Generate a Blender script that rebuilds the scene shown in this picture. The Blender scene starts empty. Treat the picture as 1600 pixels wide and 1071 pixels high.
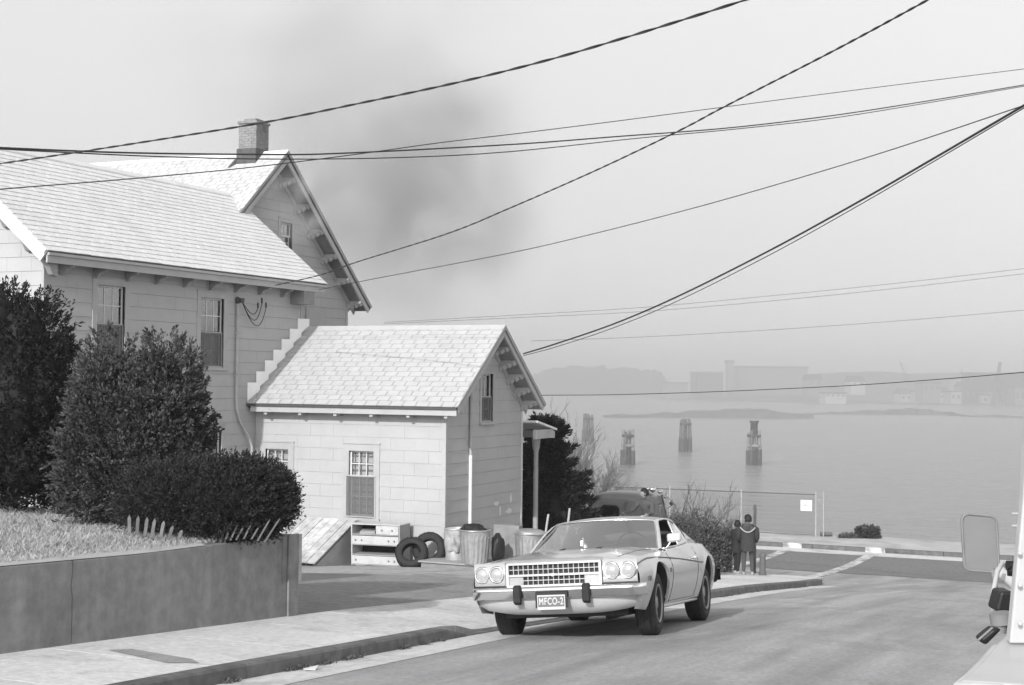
import bpy, bmesh, math, random
import numpy as np
from mathutils import Vector, Matrix

sc = bpy.context.scene
col = sc.collection

# ------------------------------------------------------------------ camera
YAW = math.radians(24.5)
ROLL = math.radians(0.56)
PITCH = math.atan((593.0 - 535.5) / 2222.0)
fh = Vector((-math.sin(YAW), math.cos(YAW), 0)); r0 = Vector((math.cos(YAW), math.sin(YAW), 0)); zz = Vector((0, 0, 1))
FW = fh * math.cos(PITCH) + zz * math.sin(PITCH)
up0 = -fh * math.sin(PITCH) + zz * math.cos(PITCH)
RT = r0 * math.cos(ROLL) + up0 * math.sin(ROLL)
UP = -r0 * math.sin(ROLL) + up0 * math.cos(ROLL)
cd = bpy.data.cameras.new('camera'); cam = bpy.data.objects.new('camera', cd); col.objects.link(cam)
m3 = Matrix((RT, UP, -FW)).transposed()
cam.matrix_world = m3.to_4x4()
cd.sensor_fit = 'HORIZONTAL'; cd.sensor_width = 36.0; cd.lens = 2222.0 / 1600 * 36
cd.clip_start = 0.1; cd.clip_end = 6000
sc.camera = cam

# ------------------------------------------------------------------ sky, sun, exposure
SUN_EL = math.radians(27.5); SUN_AZ = math.radians(-2.0)      # light travels toward +Y, a touch toward -X
w = bpy.data.worlds.new('World'); sc.world = w; w.use_nodes = True
nt = w.node_tree; nt.nodes.clear()
sky = nt.nodes.new('ShaderNodeTexSky'); sky.sky_type = 'NISHITA'; sky.sun_disc = False
sky.sun_elevation = SUN_EL; sky.sun_rotation = math.radians(178.0)
sky.air_density = 1.7; sky.dust_density = 1.0; sky.ozone_density = 1.0
bw = nt.nodes.new('ShaderNodeRGBToBW')                       # black and white film
bg = nt.nodes.new('ShaderNodeBackground'); bg.inputs['Strength'].default_value = 0.15
wo = nt.nodes.new('ShaderNodeOutputWorld')
nt.links.new(sky.outputs[0], bw.inputs[0]); nt.links.new(bw.outputs[0], bg.inputs[0]); nt.links.new(bg.outputs[0], wo.inputs[0])
sl = bpy.data.lights.new('sun', 'SUN'); sl.energy = 2.15; sl.angle = math.radians(0.6); sl.color = (1.0, 1.0, 1.0)
sun = bpy.data.objects.new('sun', sl); col.objects.link(sun)
sdir = Vector((math.sin(SUN_AZ) * math.cos(SUN_EL), math.cos(SUN_AZ) * math.cos(SUN_EL), -math.sin(SUN_EL)))
sun.rotation_euler = sdir.to_track_quat('-Z', 'Y').to_euler()
vs = sc.view_settings; vs.view_transform = 'Standard'; vs.look = 'None'; vs.gamma = 1.0; vs.use_curve_mapping = False
vs.exposure = 0.90
sc.cycles.use_denoising = True; sc.cycles.denoiser = 'OPENIMAGEDENOISE'; sc.cycles.denoising_input_passes = 'RGB_ALBEDO_NORMAL'; sc.cycles.denoising_prefilter = 'ACCURATE'
sc.cycles.max_bounces = 6; sc.cycles.volume_bounces = 1; sc.cycles.transparent_max_bounces = 12
sc.cycles.volume_step_rate = 2.0; sc.cycles.volume_max_steps = 256

# ------------------------------------------------------------------ helpers
def ray(px, py): return FW + RT * ((px - 800) / 2222.0) - UP * ((py - 535.5) / 2222.0)
def onX(px, py, c): d = ray(px, py); return d * (c / d.x)
def onY(px, py, c): d = ray(px, py); return d * (c / d.y)
def onZ(px, py, c): d = ray(px, py); return d * (c / d.z)
def at(px, py, D): return ray(px, py) * D

def tag(o, label=None, cat=None, group=None, kind=None):
    if label: o['label'] = label
    if cat: o['category'] = cat
    if group: o['group'] = group
    if kind: o['kind'] = kind
    return o
def thing(name, label, cat, loc=(0, 0, 0), rz=0.0, group=None):
    o = bpy.data.objects.new(name, None); col.objects.link(o); o.location = loc; o.rotation_euler = (0, 0, rz)
    o.empty_display_size = 0.2
    return tag(o, label, cat, group)
def link(name, me, parent=None, loc=None, rot=None):
    o = bpy.data.objects.new(name, me); col.objects.link(o)
    if parent: o.parent = parent
    if loc is not None: o.location = loc
    if rot is not None: o.rotation_euler = rot
    return o
def base_of(parent):
    """world offset of an unrotated parent chain, so that parts can be written in world coordinates"""
    v = Vector((0, 0, 0))
    while parent: v += Vector(parent.location); parent = parent.parent
    return v

class MB:
    def __init__(s): s.v = []; s.f = []; s.sm = []
    def add(s, vs_, fs, smooth=False):
        n = len(s.v); s.v += [tuple(p) for p in vs_]; s.f += [tuple(i + n for i in f) for f in fs]; s.sm += [smooth] * len(fs); return s
    def box(s, a, b, taper=None):
        x0, y0, z0 = a; x1, y1, z1 = b
        return s.add([(x0, y0, z0), (x1, y0, z0), (x1, y1, z0), (x0, y1, z0), (x0, y0, z1), (x1, y0, z1), (x1, y1, z1), (x0, y1, z1)],
                     [(3, 2, 1, 0), (4, 5, 6, 7), (0, 1, 5, 4), (1, 2, 6, 5), (2, 3, 7, 6), (3, 0, 4, 7)])
    def cbox(s, c, d): return s.box([c[i] - d[i] / 2 for i in range(3)], [c[i] + d[i] / 2 for i in range(3)])
    def obox(s, c, ax, ay, az):
        """box from centre and three half axes"""
        c = Vector(c); ax = Vector(ax); ay = Vector(ay); az = Vector(az)
        P = [c + ax * i + ay * j + az * k for k in (-1, 1) for i, j in ((-1, -1), (1, -1), (1, 1), (-1, 1))]
        return s.add(P, [(3, 2, 1, 0), (4, 5, 6, 7), (0, 1, 5, 4), (1, 2, 6, 5), (2, 3, 7, 6), (3, 0, 4, 7)])
    def bar(s, a, b, wd, th, up=(0, 0, 1)):
        a = Vector(a); b = Vector(b); d = b - a; u = Vector(up); sd = d.cross(u)
        if sd.length < 1e-6: sd = d.cross(Vector((1, 0, 0)))
        sd.normalize(); u2 = sd.cross(d).normalized()
        return s.obox((a + b) / 2, d / 2, sd * wd / 2, u2 * th / 2)
    def prism(s, poly, ext):
        """poly: list of 3D points (planar), ext: extrusion vector"""
        n = len(poly); e = Vector(ext); P = [Vector(p) for p in poly]
        return s.add(P + [p + e for p in P], [tuple(range(n))[::-1], tuple(range(n, 2 * n))] + [(i, (i + 1) % n, n + (i + 1) % n, n + i) for i in range(n)])
    def tube(s, path, r, seg=8, cap=True, smooth=True):
        path = [Vector(p) for p in path]; n = len(path); rs = r if isinstance(r, (list, tuple)) else [r] * n
        up = Vector((0, 0, 1)); V = []; prev = None
        for i, p in enumerate(path):
            d = (path[min(i + 1, n - 1)] - path[max(i - 1, 0)]).normalized()
            if prev is None:
                a = d.cross(up)
                if a.length < 1e-3: a = d.cross(Vector((1, 0, 0)))
            else: a = prev - d * prev.dot(d)
            a.normalize(); prev = a; b = d.cross(a)
            for k in range(seg):
                t = 2 * math.pi * k / seg; V.append(p + (a * math.cos(t) + b * math.sin(t)) * rs[i])
        Fs = [(i * seg + k, i * seg + (k + 1) % seg, (i + 1) * seg + (k + 1) % seg, (i + 1) * seg + k) for i in range(n - 1) for k in range(seg)]
        s.add(V, Fs, smooth)
        if cap: s.add(V[:seg], [tuple(range(seg))[::-1]]); s.add(V[-seg:], [tuple(range(seg))])
        return s
    def lathe(s, prof, seg=20, c=(0, 0, 0), axis='z', smooth=True, cap=True):
        V = []
        for r, h in prof:
            for k in range(seg):
                t = 2 * math.pi * k / seg; a, b = r * math.cos(t), r * math.sin(t)
                p = (a, b, h) if axis == 'z' else ((a, h, b) if axis == 'y' else (h, a, b))
                V.append((p[0] + c[0], p[1] + c[1], p[2] + c[2]))
        m = len(prof)
        Fs = [(i * seg + k, i * seg + (k + 1) % seg, (i + 1) * seg + (k + 1) % seg, (i + 1) * seg + k) for i in range(m - 1) for k in range(seg)]
        s.add(V, Fs, smooth)
        if not cap: return s
        if prof[0][0] > 1e-4: s.add(V[:seg], [tuple(range(seg))[::-1]])
        if prof[-1][0] > 1e-4: s.add(V[-seg:], [tuple(range(seg))])
        return s
    def grid(s, rows, smooth=True, closed=False):
        m = len(rows); n = len(rows[0]); V = [p for r in rows for p in r]
        Fs = [(i * n + k, i * n + (k + 1) % n, (i + 1) * n + (k + 1) % n, (i + 1) * n + k) for i in range(m - 1) for k in range(n if closed else n - 1)]
        return s.add(V, Fs, smooth)
    def mesh(s, name, mat=None, fix=True):
        me = bpy.data.meshes.new(name); me.from_pydata(s.v, [], s.f)
        me.polygons.foreach_set('use_smooth', s.sm)
        if fix:
            bm = bmesh.new(); bm.from_mesh(me); bmesh.ops.recalc_face_normals(bm, faces=bm.faces); bm.to_mesh(me); bm.free()
        if mat: me.materials.append(mat)
        me.update(); return me
    def build(s, name, mat, parent=None, world=True, fix=True, bevel=0):
        me = s.mesh(name, mat, fix)
        if world and parent is not None:
            me.transform(Matrix.Translation(-base_of(parent)))
        o = link(name, me, parent)
        if bevel:
            b = o.modifiers.new('bevel', 'BEVEL'); b.width = bevel; b.segments = 2; b.limit_method = 'ANGLE'; b.angle_limit = math.radians(40)
        return o

def tri_cloud(name, V, quads, mat, parent=None):
    """fast mesh from numpy arrays: V (n,4,3) quads"""
    n = V.shape[0]; me = bpy.data.meshes.new(name)
    me.vertices.add(n * 4); me.vertices.foreach_set('co', V.reshape(-1).astype(np.float32))
    me.loops.add(n * 4); me.loops.foreach_set('vertex_index', np.arange(n * 4, dtype=np.int32))
    me.polygons.add(n); me.polygons.foreach_set('loop_start', np.arange(0, n * 4, 4, dtype=np.int32)); me.polygons.foreach_set('loop_total', np.full(n, 4, dtype=np.int32))
    me.update(calc_edges=True); me.materials.append(mat)
    if parent is not None: me.transform(Matrix.Translation(-base_of(parent)))
    return link(name, me, parent)

# ------------------------------------------------------------------ materials (black-and-white photograph: neutral greys)
def mat(name, c, rough=0.8, var=0.12, scale=4.0, bump=0.0, bscale=40.0, spec=0.3, metal=0.0, streak=0.0, stain=0.0, stain_c=0.5, stain_scale=1.2,
        rnd=0.0, coord='world', coat=0.0, thr=(0.5, 0.7), track=0.0, light=0.0):
    m = bpy.data.materials.new(name); m.use_nodes = True; t = m.node_tree; N = t.nodes; L = t.links
    b = N['Principled BSDF']; b.inputs['Roughness'].default_value = rough; b.inputs['Metallic'].default_value = metal
    b.inputs['Specular IOR Level'].default_value = spec
    if coat: b.inputs['Coat Weight'].default_value = coat; b.inputs['Coat Roughness'].default_value = 0.08
    if coord == 'world': src = N.new('ShaderNodeNewGeometry').outputs['Position']
    else: src = N.new('ShaderNodeTexCoord').outputs['Object']
    val = None
    def noise(sc_, det=6.0, vec=src, ro=0.6):
        n = N.new('ShaderNodeTexNoise'); n.inputs['Scale'].default_value = sc_; n.inputs['Detail'].default_value = det; n.inputs['Roughness'].default_value = ro
        L.new(vec, n.inputs['Vector']); return n.outputs['Fac']
    def rng(x, a0, a1, b0, b1):
        n = N.new('ShaderNodeMapRange'); L.new(x, n.inputs['Value'])
        for k, v in zip(('From Min', 'From Max', 'To Min', 'To Max'), (a0, a1, b0, b1)): n.inputs[k].default_value = v
        return n.outputs['Result']
    def mul(a, bb):
        n = N.new('ShaderNodeMath'); n.operation = 'MULTIPLY'; L.new(a, n.inputs[0]); L.new(bb, n.inputs[1]); return n.outputs[0]
    val = rng(noise(scale), 0.25, 0.75, c * (1 - var), c * (1 + var))
    if streak:
        mp = N.new('ShaderNodeMapping'); mp.inputs['Scale'].default_value = (1.1, 1.1, 0.14); L.new(src, mp.inputs['Vector'])
        val = mul(val, rng(noise(2.2, 4.0, mp.outputs[0]), 0.3, 0.7, 1 - streak, 1 + streak))
    if stain:
        val = mul(val, rng(noise(stain_scale, 8.0), thr[0], thr[1], 1.0, 1.0 + stain * (stain_c - 1.0) * 2))
    if track:
        mp = N.new('ShaderNodeMapping'); mp.inputs['Scale'].default_value = (1.0, 0.06, 1.0); L.new(src, mp.inputs['Vector'])
        val = mul(val, rng(noise(1.6, 5.0, mp.outputs[0]), 0.3, 0.7, 1 - track, 1 + track))
    if light:
        mp = N.new('ShaderNodeMapping'); mp.inputs['Scale'].default_value = (1.0, 0.35, 1.0); L.new(src, mp.inputs['Vector'])
        val = mul(val, rng(noise(0.9, 7.0, mp.outputs[0], 0.65), 0.56, 0.68, 1.0, 1 + light))
    if rnd:
        oi = N.new('ShaderNodeObjectInfo'); val = mul(val, rng(oi.outputs['Random'], 0, 1, 1 - rnd, 1 + rnd))
    cc = N.new('ShaderNodeCombineColor')
    for k in range(3): L.new(val, cc.inputs[k])
    L.new(cc.outputs[0], b.inputs['Base Color'])
    if bump:
        bp = N.new('ShaderNodeBump'); bp.inputs['Strength'].default_value = bump; bp.inputs['Distance'].default_value = 0.02
        L.new(noise(bscale, 8.0), bp.inputs['Height']); L.new(bp.outputs[0], b.inputs['Normal'])
    return m
def glassmat(name, tint=0.5, refl=0.25, rough=0.04):
    m = bpy.data.materials.new(name); m.use_nodes = True; t = m.node_tree; N = t.nodes; L = t.links; N.clear()
    tr = N.new('ShaderNodeBsdfTransparent'); tr.inputs[0].default_value = (tint, tint, tint, 1)
    gl = N.new('ShaderNodeBsdfGlossy'); gl.inputs['Roughness'].default_value = rough; gl.inputs[0].default_value = (0.9, 0.9, 0.9, 1)
    fr = N.new('ShaderNodeFresnel'); fr.inputs[0].default_value = 1.5
    ad = N.new('ShaderNodeMath'); ad.operation = 'ADD'; ad.use_clamp = True; ad.inputs[1].default_value = refl; L.new(fr.outputs[0], ad.inputs[0])
    mx = N.new('ShaderNodeMixShader'); L.new(ad.outputs[0], mx.inputs[0]); L.new(tr.outputs[0], mx.inputs[1]); L.new(gl.outputs[0], mx.inputs[2])
    o = N.new('ShaderNodeOutputMaterial'); L.new(mx.outputs[0], o.inputs[0]); return m

M = {}
M['asphalt'] = mat('asphalt', 0.305, 0.9, 0.22, 22, 0.6, 60, stain=0.14, stain_c=0.4, stain_scale=0.9, track=0.26, light=0.30)
M['asphalt2'] = mat('dark_asphalt', 0.165, 0.9, 0.25, 9, 0.35, 60, stain=0.12, stain_scale=0.5)
M['driveway'] = mat('driveway_asphalt', 0.24, 0.92, 0.3, 8, 0.4, 50, stain=0.2)
M['yard'] = mat('yard_gravel', 0.36, 0.95, 0.35, 6.0, 0.8, 35, stain=0.4, stain_scale=1.0)
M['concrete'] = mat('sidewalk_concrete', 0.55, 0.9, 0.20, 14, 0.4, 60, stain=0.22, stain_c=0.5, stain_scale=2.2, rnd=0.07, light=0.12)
M['gutter'] = mat('gutter_concrete', 0.54, 0.9, 0.22, 12, 0.3, 60, stain=0.35, stain_scale=1.6)
M['kerb'] = mat('kerb_granite', 0.13, 0.9, 0.35, 6.0, 0.5, 50, stain=0.3, rnd=0.12)
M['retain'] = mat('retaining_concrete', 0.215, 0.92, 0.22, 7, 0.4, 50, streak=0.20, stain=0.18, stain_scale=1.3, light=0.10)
M['capstone'] = mat('weathered_cap', 0.36, 0.95, 0.15, 4, 0.3)
M['soil'] = mat('lawn_soil', 0.22, 0.95, 0.25, 3, 0.5)
M['grass'] = mat('dry_grass', 0.33, 0.8, 0.4, 5)
M['siding'] = mat('painted_siding', 0.372, 0.7, 0.05, 1.5, 0.12, 90, rnd=0.012, stain=0.06, stain_scale=2)
M['backing'] = mat('siding_backing', 0.16, 0.9, 0.1)
M['trim'] = mat('painted_trim', 0.36, 0.65, 0.08, 3, 0.1, 60, stain=0.1)
M['trimdark'] = mat('weathered_trim', 0.28, 0.7, 0.12, 3, 0.1, 60, stain=0.15)
M['white'] = mat('white_paint', 0.56, 0.5, 0.05, 4)
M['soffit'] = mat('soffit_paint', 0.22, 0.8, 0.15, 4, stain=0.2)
M['shingle'] = mat('light_asphalt_shingle', 0.41, 0.92, 0.08, 5, 0.4, 120, rnd=0.025, stain=0.05, stain_scale=0.9)  # same pale roofing, colour held darker for the sunlit wing slope
M['shingle3'] = mat('rear_asphalt_shingle', 0.46, 0.92, 0.13, 2.0, 0.4, 120, stain=0.1, stain_scale=0.8)  # colour likewise held darker, as the rear slope faces the sun
M['shingle2'] = mat('shade_lifted_shingle', 0.62, 0.92, 0.08, 3.0, 0.4, 120, stain=0.08, stain_scale=0.7)  # colour lightened to make up for the weak sun on the main slope
M['underlay'] = mat('roof_underlay', 0.20, 0.95, 0.1)
M['rubber'] = mat('tyre_rubber', 0.022, 0.75, 0.25, 20, 0.2, 60)
M['black'] = mat('black_paint', 0.015, 0.5, 0.1)
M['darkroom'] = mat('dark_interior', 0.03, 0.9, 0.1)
M['chrome'] = mat('chrome', 0.72, 0.16, 0.03, 4, metal=1.0, coord='object')
M['galv'] = mat('galvanised_steel', 0.36, 0.42, 0.18, 8, 0.15, 20, metal=0.55, streak=0.12, coord='object')
M['galv2'] = mat('dented_galvanised_steel', 0.42, 0.5, 0.25, 5, 0.5, 6, metal=0.4, coord='object')
M['carpaint'] = mat('car_paint', 0.43, 0.28, 0.06, 6, coat=1.0, coord='object')
M['carroof'] = mat('vinyl_roof', 0.30, 0.6, 0.05, 8, 0.1, 200, coord='object')
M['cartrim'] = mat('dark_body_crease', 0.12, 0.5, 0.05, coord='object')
M['lamp'] = mat('headlamp_glass', 0.34, 0.12, 0.05, 30, 0.3, 40, coat=1.0, coord='object')
M['bezel'] = mat('silver_bezel', 0.45, 0.35, 0.05, 6, metal=0.3, coord='object')
M['seat'] = mat('car_seat_vinyl', 0.10, 0.6, 0.1, coord='object')
M['plate'] = mat('plate_field', 0.13, 0.5, 0.05, coord='object')
M['platelet'] = mat('plate_letters', 0.46, 0.5, 0.02, coord='object')
M['glass'] = glassmat('window_glass', 0.6, 0.2)
M['clearglass'] = glassmat('clear_glass', 0.85, 0.05)
M['wheelrim'] = mat('wheel_rim', 0.25, 0.35, 0.1, 20, metal=0.6, coord='object')
M['rider'] = mat('rider_jacket', 0.075, 0.85, 0.2, 20, 0.3, 60, coord='object')
M['wind'] = glassmat('windscreen_glass', 0.5, 0.44, 0.10)
M['screen'] = None
M['pipe'] = mat('painted_conduit', 0.36, 0.6, 0.15, 6, 0.1)
M['pipewhite'] = mat('white_downpipe', 0.68, 0.5, 0.08, 6)
M['brick'] = mat('chimney_brick', 0.2, 0.9, 0.3, 9, 0.3, 60, stain=0.3, stain_scale=3)
M['mortar'] = mat('mortar', 0.24, 0.95, 0.15, 8)
M['lead'] = mat('dark_flashing', 0.07, 0.7, 0.3, 6)
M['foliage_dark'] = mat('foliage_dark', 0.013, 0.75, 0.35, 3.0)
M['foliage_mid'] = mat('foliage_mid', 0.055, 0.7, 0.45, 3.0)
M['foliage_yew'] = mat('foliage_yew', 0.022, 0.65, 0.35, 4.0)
M['brush'] = mat('dry_brush', 0.085, 0.85, 0.4, 4.0)
M['bark'] = mat('bark', 0.12, 0.9, 0.3, 10, 0.4, 30)
M['twig'] = mat('bare_twig', 0.20, 0.9, 0.3, 10)
M['picket'] = mat('weathered_picket', 0.13, 0.8, 0.3, 12, 0.2, stain=0.3, rnd=0.25)
M['plank'] = mat('weathered_plank', 0.52, 0.85, 0.3, 5, 0.3, 30, stain=0.35, stain_scale=4, rnd=0.2)
M['wood'] = mat('worn_white_furniture', 0.46, 0.6, 0.08, 5, stain=0.15, stain_scale=6)
M['woodgrey'] = mat('bare_furniture_side', 0.30, 0.7, 0.1, 5)
M['board'] = mat('grey_board', 0.22, 0.9, 0.25, 4, 0.3)
M['cable'] = mat('black_cable', 0.03, 0.6, 0.1)
M['cablegrey'] = mat('grey_cable', 0.10, 0.6, 0.1)
M['pile'] = mat('timber_pile', 0.10, 0.9, 0.3, 1.5, 0.3, 6)
M['pilewet'] = mat('wet_timber', 0.04, 0.6, 0.3, 1.5)
M['pilepale'] = mat('salt_bleached_timber', 0.2, 0.9, 0.3, 1.5)
M['steel'] = mat('fence_steel', 0.10, 0.5, 0.15, 6, metal=0.3)
M['farland'] = mat('far_ground', 0.13, 0.95, 0.35, 0.03)
M['fartree'] = mat('far_trees', 0.05, 0.95, 0.4, 0.1)
M['farwhite'] = mat('far_white_wall', 0.62, 0.8, 0.1, 0.2)
M['fargrey'] = mat('far_grey_wall', 0.26, 0.8, 0.15, 0.2)
M['fardark'] = mat('far_dark', 0.06, 0.8, 0.2, 0.2)
M['rock'] = mat('breakwater_rock', 0.10, 0.95, 0.4, 0.5)
M['cloth1'] = mat('parka_cloth', 0.035, 0.85, 0.25, 20, 0.3, 60, coord='object')
M['cloth2'] = mat('dark_jacket_cloth', 0.022, 0.85, 0.25, 20, 0.3, 60, coord='object')
M['trouser'] = mat('trouser_cloth', 0.06, 0.85, 0.2, 20, 0.3, 60, coord='object')
M['trouser2'] = mat('dark_trouser_cloth', 0.02, 0.85, 0.2, 20, coord='object')
M['fur'] = mat('pale_hood_trim', 0.32, 0.9, 0.2, 40, 0.5, 90, coord='object')
M['skin'] = mat('skin', 0.22, 0.6, 0.08, 20, coord='object')
M['hair'] = mat('hair', 0.012, 0.5, 0.2, 60, 0.4, 200, coord='object')
M['shoe'] = mat('shoe', 0.25, 0.7, 0.5, 30, coord='object')
M['truckdark'] = mat('dark_truck_paint', 0.06, 0.35, 0.08, 3, coat=0.4, coord='object')
M['enginewhite'] = mat('white_truck_paint', 0.43, 0.4, 0.05, 3, stain=0.12, stain_scale=5, coat=0.2)
M['enginegrey'] = mat('mirror_back_grey', 0.21, 0.5, 0.08, 6)
M['bright'] = mat('bright_metal_flashing', 0.80, 0.5, 0.06, 4)
M['darkwheel'] = mat('wheel_well_black', 0.03, 0.6, 0.1, 20, coord='object')
M['wirepicket'] = mat('dull_wire_picket', 0.10, 0.8, 0.3, 12)
M['fencepost'] = mat('galvanised_post', 0.30, 0.6, 0.15, 6)
M['signwhite'] = mat('sign_white', 0.7, 0.5, 0.04, 6)
M['paint'] = mat('road_paint', 0.60, 0.8, 0.2, 3, stain=0.8, stain_c=0.6, stain_scale=3.5, thr=(0.40, 0.60))
M['verge'] = mat('verge_gravel', 0.40, 0.95, 0.2, 0.8, 0.4, 30, stain=0.25)
M['curtain'] = mat('pale_curtain', 0.75, 0.9, 0.08, 5)
M['curtaindark'] = mat('curtain_stripe', 0.3, 0.9, 0.1, 5)
m = bpy.data.materials.new('insect_screen'); m.use_nodes = True; t = m.node_tree; t.nodes.clear()
_d = t.nodes.new('ShaderNodeBsdfDiffuse'); _d.inputs[0].default_value = (0.17, 0.17, 0.17, 1); _t = t.nodes.new('ShaderNodeBsdfTransparent'); _x = t.nodes.new('ShaderNodeMixShader')
_x.inputs[0].default_value = 0.42; _o = t.nodes.new('ShaderNodeOutputMaterial')
t.links.new(_t.outputs[0], _x.inputs[1]); t.links.new(_d.outputs[0], _x.inputs[2]); t.links.new(_x.outputs[0], _o.inputs[0]); M['screen'] = m
# water
m = bpy.data.materials.new('harbour_water'); m.use_nodes = True; t = m.node_tree; b = t.nodes['Principled BSDF']
b.inputs['Base Color'].default_value = (0.20, 0.20, 0.20, 1); b.inputs['Roughness'].default_value = 0.24; b.inputs['IOR'].default_value = 1.33
_g = t.nodes.new('ShaderNodeNewGeometry'); _mp = t.nodes.new('ShaderNodeMapping'); _mp.inputs['Scale'].default_value = (0.35, 1.0, 1.0); _n = t.nodes.new('ShaderNodeTexNoise'); _n.inputs['Scale'].default_value = 0.55; _n.inputs['Detail'].default_value = 8
_b = t.nodes.new('ShaderNodeBump'); _b.inputs['Strength'].default_value = 1.0; _b.inputs['Distance'].default_value = 1.1
t.links.new(_g.outputs['Position'], _mp.inputs[0]); t.links.new(_mp.outputs[0], _n.inputs['Vector']); t.links.new(_n.outputs['Fac'], _b.inputs['Height']); t.links.new(_b.outputs[0], b.inputs['Normal']); M['water'] = m

# ================================================================== THE SETTING
random.seed(7); rs = np.random.RandomState(7)
_GY = [-40, -8, 0, 9.86, 12.37, 14.32, 23.45, 26.6, 30.6, 34, 38, 41, 45, 60]
_GZ = [0.5, -1.25, -1.85, -2.53, -2.72, -2.86, -3.70, -3.99, -4.42, -4.75, -5.05, -5.2, -5.27, -5.35]
def g(y):
    return sum(float(np.interp(y + d, _GY, _GZ)) for d in (-0.8, -0.4, 0, 0.4, 0.8)) / 5
def crown(x, y):
    f = min(max((38 - y) / 6.0, 0), 1)
    return f * 0.072 * min(max(x + 7, 0), 3.4)
def road_z(x, y): return g(y) + crown(x, y)
KX, WX = -7.0, -8.88                       # kerb line, face of the retaining wall
def walk_z(x, y):                          # pavement level, dropped at the driveway
    d = min(max((y - 14.15) / 0.55, 0), 1) * min(max((21.6 - y) / 0.6, 0), 1)
    e = min(max((x - WX) / (KX - WX), 0), 1)
    return g(y) + 0.13 - 0.11 * d * e
def yard_z(x, y): return g(y) + 0.124 - 0.05 * max(0, -12 - x)

def sheet(name, xs, ys, zf, m, keep=None):
    mb = MB(); xs = list(xs); ys = list(ys); n = len(ys)
    V = [(x, y, zf(x, y)) for x in xs for y in ys]
    Fs = []
    for i in range(len(xs) - 1):
        for j in range(n - 1):
            if keep is None or keep((xs[i] + xs[i + 1]) / 2, (ys[j] + ys[j + 1]) / 2): Fs.append((i * n + j, (i + 1) * n + j, (i + 1) * n + j + 1, i * n + j + 1))
    mb.add(V, Fs, True); o = mb.build(name, m, None, fix=False); return tag(o, kind='structure')
YS = sorted(set([-40, -25, -15, -10] + list(np.arange(-8, 46, 0.6)) + [33.4, 45.0]))
road = sheet('road', [-120, -60, -30, -20, -14, -11, -9, KX - 0.002, -6.5, -6, -5.5, -5, -4.5, -4, -3.6, -3.2, -2, 0, 3, 8, 20, 60, 120], [y for y in YS if y <= 45.01], road_z, M['asphalt'],
             lambda x, y: x > KX or y > 32.0)
# worn concrete gutter strip along the kerb
sheet('gutter', [-7.0, -6.8, -6.6, -6.42], [y for y in np.arange(-8, 32.0, 0.5)], lambda x, y: road_z(x, y) + 0.004 + 0.0, M['gutter'])
sheet('lower_street', [-120, -60, -30, -20, -14, -11, -9, -7, -5, -3.6, 0, 8, 20, 60, 120], [38.1, 38.7, 39.4, 40, 41, 42, 43, 43.95], lambda x, y: road_z(x, y) + 0.003, M['asphalt2'])
# yard behind the pavement, driveway and the dirt strip by the house
yard = sheet('yard', [-120, -60, -40, -30, -24, -20, -18, -16, -14, -13, -12, -11, -10, WX], [y for y in YS if -25 <= y <= 33.41], yard_z, M['yard'])
def drive_z(x, y): return yard_z(x, y) + 0.004
sheet('driveway', [-40, -30, -22, -18, -16, -14, -13, -12, -11, -10, -9.4, WX - 0.02], list(np.arange(12.4, 22.6, 0.4)), drive_z, M['driveway'], lambda x, y: y < 22.2 + 0.22 * (x + 12) and y < 22.4)
# pavement slabs
pav = bpy.data.objects.new('pavement', None); col.objects.link(pav); tag(pav, kind='structure')
y = -7.0; k = 0
while y < 33.2:
    ln = 1.52; y1 = min(y + ln - 0.012, 33.4); mb = MB(); xs = [WX, -8.3, -7.7, KX - 0.15]; ys = np.linspace(y, y1, 5)
    rows = [[(x, yy, walk_z(x, yy)) for x in xs] for yy in ys]
    mb.grid(rows, True)
    for a, bq in ((0, 1),):
        pass
    edge = [rows[i][0] for i in range(5)], [rows[i][-1] for i in range(5)], rows[0], rows[-1]
    for e in edge:
        e = list(e); mb.grid([e, [(p[0], p[1], p[2] - 0.12) for p in e]], False)
    mb.build('paving_slab', M['concrete'], pav)
    y += ln; k += 1
# side pavement round the corner along the lower street
mb = MB(); rows = [[(x, yy, g(yy) + 0.13) for yy in (32.1, 32.6, 33.4)] for x in np.arange(-60, KX - 0.8, 2.0)]; mb.grid(rows, True)
rows = [[(x, 33.4, g(33.4) + z) for z in (0.13, -0.05)] for x in np.arange(-60, KX - 0.8, 2.0)]; mb.grid(rows, False)
mb.build('corner_slab', M['concrete'], pav)
# dark repair strip in the pavement
mb = MB(); P = [(170, 1016), (205, 1014), (300, 1030), (312, 1036), (262, 1036)]
pts = []
for px, py in P:
    d = ray(px, py); tt = 8.0
    for _ in range(40): p = d * tt; tt *= (walk_z(p.x, p.y) + 0.004) / p.z
    p = d * tt; pts.append((p.x, p.y, walk_z(p.x, p.y) + 0.005))
mb.add(pts, [tuple(range(len(pts)))]); mb.build('repair_patch', M['asphalt'], pav, fix=False)
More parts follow.
